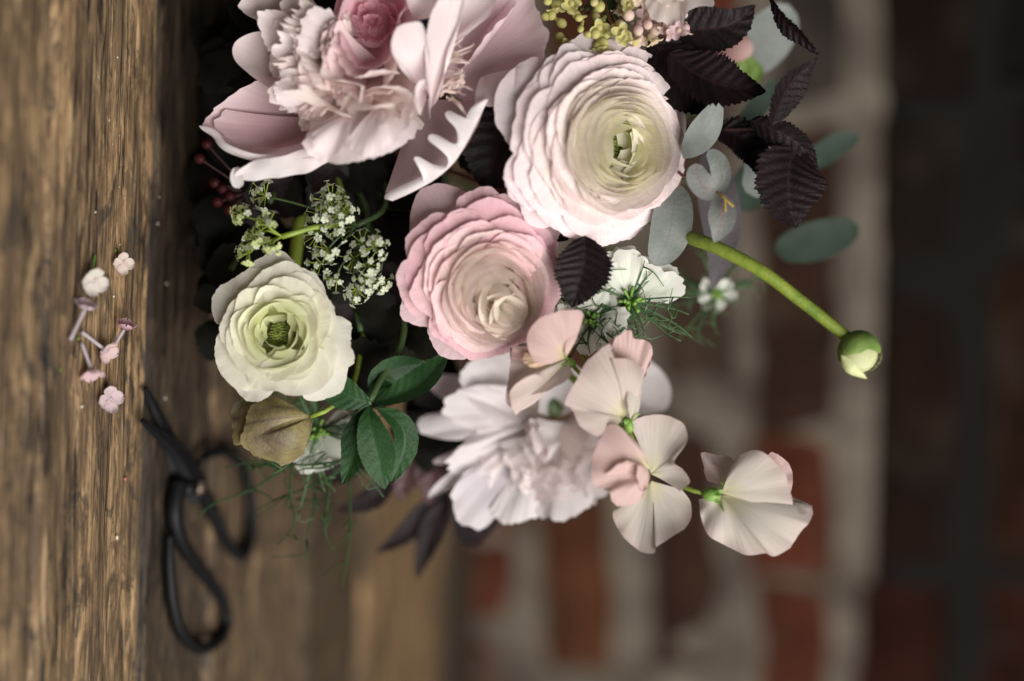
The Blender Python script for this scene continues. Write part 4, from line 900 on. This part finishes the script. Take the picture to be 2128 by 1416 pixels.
def umbel(label, hub, heads, back, lime=False, seed=1):
    r = random.Random(seed)
    t = thing('cow_parsley', label, 'flower', V2W(hub), 'cow parsley umbels')
    stem('stem', t, ST_GREEN if lime else ST_DARK, [hub] + back, 0.0011, nseg=20)
    for (hx, hy, hz, R_, n_) in heads:
        R_ *= 1.22
        hb = np.array(hub, float); hc = np.array([hx, hy, hz], float)
        d = unit(hc - hb)
        if d[2] < 0.3: d = unit(d + np.array([0, 0, 0.5]))
        mid = hb + (hc - hb) * 0.5 + np.array([r.uniform(-8, 8), r.uniform(-8, 8), 10])
        ce = hc - d * R_ * 0.8
        ray = stem('ray', t, ST_GREEN if lime else ST_DARK, [hub, tuple(mid), tuple(ce)], 0.00045, ns=6, nseg=10)
        acc = Acc(); base = origin(t)
        a_ = unit(np.cross(d, (0.3, 0.9, 0.1))); b_ = np.cross(d, a_)
        for k in range(n_):
            th = math.acos(1 - (k + 0.5) / n_ * 0.95); ph = k * 2.4 + r.random()
            o = math.cos(th) * d + math.sin(th) * (math.cos(ph) * a_ + math.sin(ph) * b_)
            p = ce + o * R_ * r.uniform(0.8, 1.15)
            acc.add(*tube([tuple(ce), tuple((ce + p) / 2 + d * 1.5), tuple(p)], 0.00022, ns=4, nseg=4, cap=False))
            f = bpy.data.objects.new('floret', FM2 if (lime and r.random() < 0.75) else FM); COL.objects.link(f); f.parent = t
            f.location = V2W(p) - base
            w_ = RT * o[0] + DN * o[1] - FW * o[2]
            f.rotation_euler = rot_to(w_ + np.array([r.uniform(-.3, .3) for _ in range(3)]), r.uniform(0, 6.3))
            s = r.uniform(0.75, 1.2) * (0.8 if lime else 0.85); f.scale = (s, s, s)
        acc.build('pedicels', ST_GREEN, t)
umbel('lime tinged lacy umbel on a pale green stalk, nearest the table', (585, 492, 0), [(545, 455, 30, 22, 11), (490, 440, 5, 22, 12), (515, 500, 14, 20, 11), (555, 520, 16, 20, 10), (500, 535, -10, 22, 11), (530, 480, -6, 18, 8)],
      [(640, 475, -20), (720, 440, -90), VB], True, 3)
umbel('densest white lacy umbel between the torn peony petal and the rose ranunculus', (740, 470, -70), [(670, 400, -20, 34, 16), (690, 440, 0, 30, 15), (650, 440, -40, 30, 13), (640, 490, -40, 30, 13), (665, 530, -10, 26, 12), (712, 430, -14, 24, 10), (655, 560, -40, 24, 10), (690, 485, -20, 22, 9), (530, 400, -60, 28, 14)],
      [(800, 430, -120), (780, 350, -220), VB], False, 4)
umbel('white lacy umbel brushing the edge of the rose pink ranunculus', (740, 520, -60), [(790, 510, 14, 26, 14), (760, 500, -10, 24, 10), (730, 555, -30, 26, 10), (775, 560, 0, 26, 13), (770, 600, -14, 30, 16), (740, 625, -20, 28, 14), (690, 595, -20, 22, 9), (800, 600, -30, 22, 10)],
      [(760, 430, -140), VB], False, 5)

# ------------------------------------------------------------------ hellebore bud
hb = thing('hellebore', 'fading olive brown bell flower with frayed edges below the cream ranunculus', 'flower', V2W((640, 868, -60)))
HZ = -60
for rim, O, bl in [([(630, 945, HZ - 10), (585, 962, HZ + 10), (545, 950, HZ + 25), (510, 925, HZ + 30), (486, 925, HZ + 26), (486, 895, HZ + 20), (510, 855, HZ + 10), (540, 830, HZ)], (645, 868, HZ), 34),
                   ([(540, 955, HZ + 40), (500, 920, HZ + 44), (510, 880, HZ + 40), (520, 845, HZ + 30), (560, 820, HZ + 10)], (642, 865, HZ + 5), 22),
                   ([(645, 900, HZ - 20), (625, 945, HZ - 20), (585, 968, HZ - 10), (560, 950, HZ)], (648, 870, HZ - 10), 12),
                   ([(560, 820, HZ - 30), (500, 830, HZ - 30), (480, 860, HZ - 30), (490, 900, HZ - 30), (560, 940, HZ - 40)], (645, 866, HZ - 20), -20)]:
    petal('petal', hb, FRIT, None, O, rim, bulge=bl, ruf=4, jag=0.03, nu=30)
stem('stem', hb, ST_GREEN, [(645, 866, HZ), (690, 845, HZ - 10), (740, 780, -140), (760, 500, -280), VB], 0.0010)

# ------------------------------------------------------------------ love-in-a-mist: white, with thread foliage
def nigella(label, c, R_, z, seed, n=11, faces=(0, 0, 1), arc=(0, 360), threads=26, TL=100, tone=(0.88, 0.91, 0.82)):
    r = random.Random(seed); t = thing('love_in_a_mist', label, 'flower', V2W((c[0], c[1], z - 30)), 'love-in-a-mist flowers')
    for k in range(n):
        a = math.radians(arc[0] + (arc[1] - arc[0]) * (k + r.uniform(0, .8)) / n); L_ = R_ * r.uniform(0.75, 1.05); w = R_ * r.uniform(0.22, 0.34)
        dx, dy = math.cos(a), math.sin(a); zz = z + r.uniform(-14, 22)
        tip = np.array([c[0] + dx * L_, c[1] + dy * L_, zz]); P_ = np.array([-dy * w, dx * w, r.uniform(-6, 6)])
        b = np.array([c[0] + dx * 6, c[1] + dy * 6, z - 8])
        rim = [b + (tip - b) * 0.6 + P_, b + (tip - b) * 0.9 + P_ * .8, tip + P_ * .2, tip - P_ * .2, b + (tip - b) * 0.9 - P_ * .8, b + (tip - b) * 0.6 - P_]
        petal('petal', t, PET_W, tone, b, rim, bulge=r.uniform(-6, 8), ruf=4, jag=0.08, jf=7, nu=18, nv=9)
    acc = Acc()
    for k in range(16):
        a = r.uniform(0, 6.28); q_ = r.uniform(4, R_ * .3); acc.add(*tube([(c[0], c[1], z), (c[0] + math.cos(a) * q_, c[1] + math.sin(a) * q_, z + 18)], [0.0004, 0.0008], ns=5))
    acc.build('stamens', CALYX, t)
    for k in range(threads):
        a = math.radians(r.uniform(0, 360)); L_ = TL * r.uniform(0.5, 1.15); p0 = np.array([c[0], c[1], z - 6.])
        d = np.array([math.cos(a), math.sin(a), r.uniform(-.2, .5)]); k1 = np.array([r.uniform(-25, 25), r.uniform(-25, 25), 0])
        pts = [p0, p0 + d * L_ * .4 + k1 * .4, p0 + d * L_ * .8 + k1, p0 + d * L_ + k1 * 1.8]
        th = stem('thread_leaf', t, ST_FEATH, [tuple(x) for x in pts], [0.0005, 0.0004, 0.00015], ns=5, nseg=12)
        for j in range(2):
            q0 = pts[1 + j]; stem('thread', th, ST_FEATH, [tuple(q0), tuple(q0 + np.array([r.uniform(-28, 28), r.uniform(-28, 28), 6])), tuple(q0 + np.array([r.uniform(-45, 45), r.uniform(-45, 45), 0]))], [0.00035, 0.00012], ns=4, nseg=6)
    stem('stem', t, ST_FEATH, [(c[0], c[1], z - 6), ((c[0] + VB[0]) / 2, (c[1] + VB[1]) / 2, z - 160), VB], 0.0009)
    return t
nigella('white flower in a ruff of green threads between the largest ranunculus and the sweet peas', (1310, 625), 112, -100, 5, n=20, arc=(120, 345), threads=30, TL=115)
nigella('white flower in green threads mostly hidden by the rose ranunculus and coral sweet pea', (1232, 665), 75, -90, 6, n=14, threads=20, TL=80)
nigella('soft white flower with thread leaves half hidden behind the olive bell flower', (660, 895), 95, -190, 7, n=13, arc=(-20, 200), threads=24, TL=170)
nigella('faint white blurred flower nearest the arching bud stem', (1490, 610), 42, -330, 8, n=9, threads=14, TL=110)

# feathery foliage low against the table
ff = thing('fennel_foliage', 'wispy green thread foliage trailing over the scissors', 'foliage', V2W((640, 960, -200)))
rr8 = random.Random(88)
for k in range(11):
    x0, y0 = rr8.uniform(600, 760), rr8.uniform(940, 1000); a = math.radians(rr8.uniform(60, 190)); L_ = rr8.uniform(90, 230)
    p0 = np.array([x0, y0, -200 + rr8.uniform(-60, 30)]); d = np.array([math.cos(a), math.sin(a), 0.0])
    pts = [p0, p0 + d * L_ * .4 + [0, 12, 5], p0 + d * L_ * .8 + [rr8.uniform(-20, 20), 10, 5], p0 + d * L_ + [rr8.uniform(-30, 30), 20, 0]]
    th = stem('thread_leaf', ff, ST_FEN, [tuple(x) for x in pts], [0.0006, 0.0005, 0.0002], ns=5, nseg=14)
    for j in range(3):
        q0 = pts[1 + j % 2] + d * rr8.uniform(-10, 20); stem('thread', th, ST_FEN, [tuple(q0), tuple(q0 + np.array([rr8.uniform(-40, 40), rr8.uniform(-30, 30), 6])), tuple(q0 + np.array([rr8.uniform(-75, 60), rr8.uniform(-50, 50), 0]))], [0.0004, 0.00015], ns=4, nseg=6)
stem('stem', ff, ST_FEN, [(680, 950, -200), (760, 800, -240), (760, 500, -300), VB], 0.0011)

# berries in the shade
br = thing('berry_sprig', 'tiny dark red berries in the shade left of the lacy umbels', 'berry sprig', V2W((460, 400, -200)))
for x, y in ((462, 392), (452, 420), (476, 436), (446, 380), (478, 408), (430, 300), (415, 330)):
    acc = Acc(); acc.add(*ellipsoid(V2W((x, y, -150)), (0.0022,) * 3, None, 10, 7)); acc.build('berry', BERRY, br)
    stem('stalk', br, ST_WINE, [(x, y, -150), ((x + 520) / 2, (y + 400) / 2, -165), (520, 400, -190)], 0.0004, ns=5)

# ------------------------------------------------------------------ lilac panicle at the picture edge
li = thing('lilac_panicle', 'clustered yellow green and blush lilac buds above the largest ranunculus', 'flower', V2W((1250, 20, -120)))
rl = random.Random(31)
def lilac_bud(par, p, d, L_, w, colr, opened):
    d = unit(d); p = np.array(p, float); a = unit(np.cross(d, (0.3, 0.2, 1))); b = np.cross(d, a)
    acc = Acc(); acc.add(*tube([tuple(p), tuple(p + d * L_ * .5), tuple(p + d * L_)], [w * .35 * S0, w * .45 * S0, w * .6 * S0], ns=8, nseg=6))
    acc.add(*ellipsoid(V2W(p + d * (L_ + w * .5)), (w * S0, w * S0, w * 1.15 * S0), np.array([RT * q_[0] + DN * q_[1] - FW * q_[2] for q_ in (a, b, d)]), 10, 8))
    o = acc.build('floret_bud', PET_W, par, colr)
    if opened:
        for k in range(4):
            t = k * math.pi / 2; s_ = math.cos(t) * a + math.sin(t) * b; tp = p + d * (L_ + w * .8)
            v = blade([tp, tp + s_ * w * 1.1 + d * w * .8, tp + s_ * w * 1.9 + d * w * .9], w * .75, tuple(d), 'oval', cup=0.3, nu=7, nv=10)
            mesh('petal', V2W(v[0]), v[1], PET_W, o, v[2], True, colr)
for k in range(74):
    x = 1140 + 290 * rl.random(); y = -30 + rl.random() * (118 if x < 1380 else 95)
    if x < 1220: y = y * 1.3 + 5
    z = -50 + rl.uniform(-35, 25)
    t_ = (x - 1140) / 290
    colr = lerp3([(0, (0.60, 0.58, 0.20)), (0.5, (0.66, 0.62, 0.26)), (0.75, (0.78, 0.62, 0.55)), (1, (0.78, 0.58, 0.62))], t_ + rl.uniform(-.22, .22))
    d = unit([rl.uniform(-.6, .6), rl.uniform(-.2, 1.1), rl.uniform(0.1, 1.0)])
    lilac_bud(li, (x, y, z), d, rl.uniform(8, 18), rl.uniform(7.5, 13), colr, rl.random() < 0.45)
acc = Acc()
for k in range(24):
    x, y = rl.uniform(1140, 1400), rl.uniform(-20, 60); acc.add(*tube([(1250, -60, -100), ((1250 + x) / 2, y - 20, -90), (x, y, -55)], 0.0005, ns=5, nseg=8))
acc.build('branchlets', ST_DARK, li)
rf = thing('pale_rose', 'crumpled blush rose petals at the picture edge beside the lilac buds', 'flower', V2W((1420, -20, -100)))
petal('petal', rf, PET_W, (0.74, 0.66, 0.60), (1420, -60, -90), [(1340, -10, 0), (1350, 30, 5), (1380, 48, 5), (1412, 66, 10), (1425, 30, 5), (1455, 12, 0), (1484, 18, 0), (1480, -30, -10)], bulge=20, ruf=12, freq=6, jag=0.05)
petal('petal', rf, PET_W, (0.76, 0.68, 0.62), (1400, -70, -60), [(1330, -20, 0), (1360, 5, 5), (1400, 12, 8), (1440, -10, 0)], bulge=14, ruf=10, jag=0.04)
petal('petal', rf, PET_W, (0.74, 0.64, 0.60), (1430, -70, -80), [(1400, 0, -40), (1440, 10, -30), (1480, -10, -30), (1490, -50, -40)], bulge=14, ruf=10, jag=0.04)

# blurred pink bud with green behind the dark leaves
bb = thing('spray_rose_bud', 'blurred pink and green bud behind the near black leaves', 'flower bud', V2W((1545, 130, -330)))
acc = Acc(); acc.add(*ellipsoid(V2W((1520, 100, -300)), (0.007, 0.007, 0.009), None, 14, 10)); acc.build('bud_heart', PET_B, bb, (0.55, 0.25, 0.26))
for q_ in ([(1530, 170, -300), (1545, 140, -290), (1530, 110, -285)], [(1560, 160, -300), (1550, 130, -295), (1530, 100, -290)], [(1545, 175, -310), (1570, 150, -300), (1560, 120, -300)]):
    leafpart('sepal', bb, SEPAL, None, q_, 18, (0, 0, 1), kind='leaf', cup=0.3)
stem('stem', bb, ST_DARK, [(1545, 170, -310), (1450, 230, -330), (1200, 280, -330), VB], 0.0012)

# ------------------------------------------------------------------ scissors on the table
sc0 = onground(385, 1010)
sc = thing('scissors', 'open black iron florist scissors with looped handles lying on the planks', 'scissors', sc0)
def G(px, py, z=0.0): return onground(px, py, z)
def flat_blade(pts, w0, w1, z, th, par, name):
    """tapered bevelled steel blade between ground points"""
    a, b = np.array(pts[0]), np.array(pts[-1]); C = catmull([np.array(p) for p in pts], 14); T = unit(np.gradient(C, axis=0)); V = []; F = []
    for j in range(14):
        v = j / 13; S_ = unit(np.cross(T[j], (0, 0, 1))); w = w0 + (w1 - w0) * v; h = th * (1 - 0.5 * v)
        for (u, hh) in ((-1, 0), (-0.5, h), (0.7, h), (1, h * 0.5), (1, 0)): 
            V.append(C[j] + S_ * u * w + np.array([0, 0, z + hh]))
    for j in range(13):
        for k in range(5): F.append((j * 5 + k, j * 5 + (k + 1) % 5, (j + 1) * 5 + (k + 1) % 5, (j + 1) * 5 + k))
    F.append(tuple(range(5))[::-1]); F.append(tuple(13 * 5 + k for k in range(5)))
    return mesh(name, V, F, IRON, par, None, False)
flat_blade([G(392, 1025), G(375, 985), G(340, 930), G(272, 872)], 0.0076, 0.0008, 0.0042, 0.0030, sc, 'blade')
flat_blade([G(378, 1020), G(362, 965), G(330, 885), G(293, 806)], 0.0076, 0.0008, 0.0012, 0.0030, sc, 'blade')
def Gz(l, z): return [tuple(G(x, y, z)) for x, y in l]
o = stem('handle', sc, IRON, Gz([(372, 1000), (362, 1050), (364, 1090), (384, 1140), (425, 1195), (460, 1245), (472, 1290), (455, 1330), (415, 1348), (380, 1320), (360, 1260), (352, 1180), (352, 1110)], 0.0042), [0.0040, 0.0036, 0.0031, 0.0028, 0.0027, 0.0027, 0.0027, 0.0027, 0.0027, 0.0026, 0.0025, 0.0024, 0.0018], space='W', ns=10, nseg=90)
o = stem('handle', sc, IRON, Gz([(380, 1015), (410, 1012), (435, 1050), (462, 1110), (488, 1148), (508, 1152), (522, 1110), (524, 1050), (510, 985), (488, 948), (460, 938), (432, 945), (416, 960)], 0.0048), [0.0040, 0.0036, 0.0031, 0.0028, 0.0027, 0.0027, 0.0027, 0.0027, 0.0027, 0.0027, 0.0026, 0.0025, 0.0018], space='W', ns=10, nseg=90)
rv = np.array(G(382, 1010)); V, Fc = lathe([(0.0, 0.0092), (0.0022, 0.0090), (0.0030, 0.0080), (0.0032, 0.0070), (0.0032, 0.002)], rv, 16)
mesh('rivet', V, Fc, BRASS, sc)

# ------------------------------------------------------------------ fallen lilac florets and specks on the planks
LIL = petal_mat('lilac_petal', base=(0.60, 0.45, 0.42), base_amt=0.5, base_pos=0.4, rim=(0.78, 0.66, 0.70), rim_amt=0.5, streak=0.15)
TUBE = petal_mat('lilac_tube', base=(0.55, 0.45, 0.50), base_amt=0.1, rim=(0.6, 0.5, 0.55), rim_amt=0.1)
def lilac(label, px, py, axis, tubev, colr, R_=0.0048, spread=0.9, seed=0, z=0.002):
    """four-petalled floret lying on the table; axis: world facing, tubev: ground pixels of the tube end or None"""
    r = random.Random(seed); R_ *= 0.82; p = np.array(onground(px, py)) + np.array([0, 0, z + R_ * 0.5])
    t = thing('lilac_floret', label, 'flower', tuple(onground(px, py)), 'fallen lilac florets')
    ax = unit(axis); a = unit(np.cross(ax, (0.2, 0.3, 1.0))); b = np.cross(ax, a); s0 = r.uniform(0, 1.5)
    for k in range(4):
        th = s0 + k * math.pi / 2 + r.uniform(-.15, .15); o = math.cos(th) * a + math.sin(th) * b; sd = -math.sin(th) * a + math.cos(th) * b
        V = []; UV = []
        for j in range(10):
            v = j / 9; w = R_ * 0.62 * (0.25 + 0.75 * math.sin(math.pi * min(1, v * 0.62 + 0.05))) * math.sqrt(max(0.02, 1 - v ** 5)); rr = R_ * v * 1.12
            for i in range(9):
                u = i / 4 - 1
                h = R_ * (0.55 * (1 - spread) * v * 2 + 0.26 * u * u * v + 0.34 * v * v - 0.30 * v + 0.12 * n1(v * 3 + u, seed + k))
                V.append(p + o * rr * (0.35 + 0.65 * spread) + sd * w * u + ax * h); UV.append((i / 8, v))
        mesh('petal', V, gridfaces(9, 10), LIL, t, np.array(UV), True, colr)
    if tubev is not None:
        q_ = np.array(onground(*tubev)) + np.array([0, 0, 0.0012])
        stem('flower_tube', t, TUBE, [tuple(p), tuple((p + q_) / 2), tuple(q_)], [0.0008, 0.0006, 0.0007], color=(0.62, 0.55, 0.60), space='W', ns=8, nseg=8)
    return t
UPC = -FW * 0.6 + np.array([0, 0, 0.8])
lilac('creamy four petalled lilac floret lying face up, nearest the dark shadow', 236, 548, UPC + DN * 0.1, None, (0.76, 0.66, 0.60), seed=1, spread=1.0)
lilac('whitest lilac floret, tipped over with its petals splayed, blurred', 172, 585, UPC * 0.9 + DN * .3, (178, 600), (0.76, 0.72, 0.66), seed=2, R_=0.0062)
lilac('mauve lilac floret standing on a long tube, furthest out on the table', 155, 640, UPC * 0.3 - DN * 0.9 + RT * .1, (140, 706), (0.66, 0.52, 0.58), seed=3, R_=0.0056, spread=0.75)
lilac('deepest pink lilac floret cupped on its tube beside the dark plank', 238, 682, UPC * 0.3 - DN * 0.9 + RT * .2, (219, 740), (0.62, 0.36, 0.44), seed=4, R_=0.0054, spread=0.65)
lilac('pale pink lilac floret turned sideways in the middle of the fallen ones', 202, 730, UPC * 0.5 + DN * 0.5 + RT * .4, (164, 690), (0.76, 0.58, 0.58), seed=5, R_=0.0052, spread=0.85)
lilac('rose tinted lilac floret pointing down, out of focus beside the leaf crumbs', 170, 772, UPC * 0.3 + DN * 0.8, (163, 712), (0.74, 0.54, 0.57), seed=6, R_=0.0056, spread=0.8)
lilac('mauve edged lilac floret lying face up, closest to the scissor tips', 208, 830, UPC, (220, 800), (0.72, 0.58, 0.62), seed=7, R_=0.0056, spread=1.0)
CRUMB = simple_mat('white_crumb', (0.4, 0.38, 0.32), 0.7, 0, 200, 0.0001, (0.5, 0.48, 0.42)); GBIT = simple_mat('green_bit', (0.08, 0.16, 0.02), 0.6)
rc = random.Random(12)
def crumb(px, py, s, mat, nm, lb, cat):
    s *= 0.75; p = np.array(onground(px, py)) + np.array([0, 0, s * 0.4]); v, f, uv = ellipsoid((0, 0, 0), (s, s * .7, s * .45), None, 8, 6)
    v = v * (1 + 0.25 * np.array([[mnoise.noise(Vector(q_ * 900) + Vector((px, 0, 0)))] for q_ in v]))
    o = mesh(nm, v + p, f, mat, None, uv, True, None, loc=p); o.rotation_euler = (0, 0, rc.uniform(0, 3)); tag(o, lb, cat, 'crumbs scattered on the planks'); return o
for k, (x, y, s) in enumerate([(243, 120, .0009), (203, 160, .0007), (246, 146, .0005), (194, 294, .0007), (226, 250, .0006), (247, 282, .0004), (233, 300, .0004), (197, 441, .0008), (247, 388, .0005), (248, 508, .0007), (235, 616, .0009), (168, 845, .0012), (241, 1117, .0014), (326, 465, .0009), (345, 590, .0009), (330, 410, .0006), (342, 828, .001), (205, 380, .0005)]):
    crumb(x, y, s, CRUMB, 'crumb', 'tiny white crumb on the worn planks', 'crumb')
for (x, y, s, lb) in [(238, 521, .0011, 'green crumb touching the creamy lilac floret'), (124, 768, .0012, 'brighter green crumb furthest out on the planks'), (162, 704, .001, 'green crumb between two lilac tubes')]:
    o = crumb(x, y, s, GBIT, 'leaf_crumb', lb, 'leaf crumb'); del o['group']
stk = stem('stalk_bit', None, GBIT, [tuple(G(197, 530, .001)), tuple(G(194, 550, .0014)), tuple(G(191, 568, .001))], 0.0004, space='W', ns=5); tag(stk, 'short thin green stalk lying beside the whitest lilac floret', 'stalk')
o = crumb(258, 995, .0014, BRASS, 'petal_crumb', 'reddish crumb close to the open scissors', 'crumb'); o.data.materials[0] = simple_mat('red_bit', (0.25, 0.08, 0.06), 0.7); del o['group']
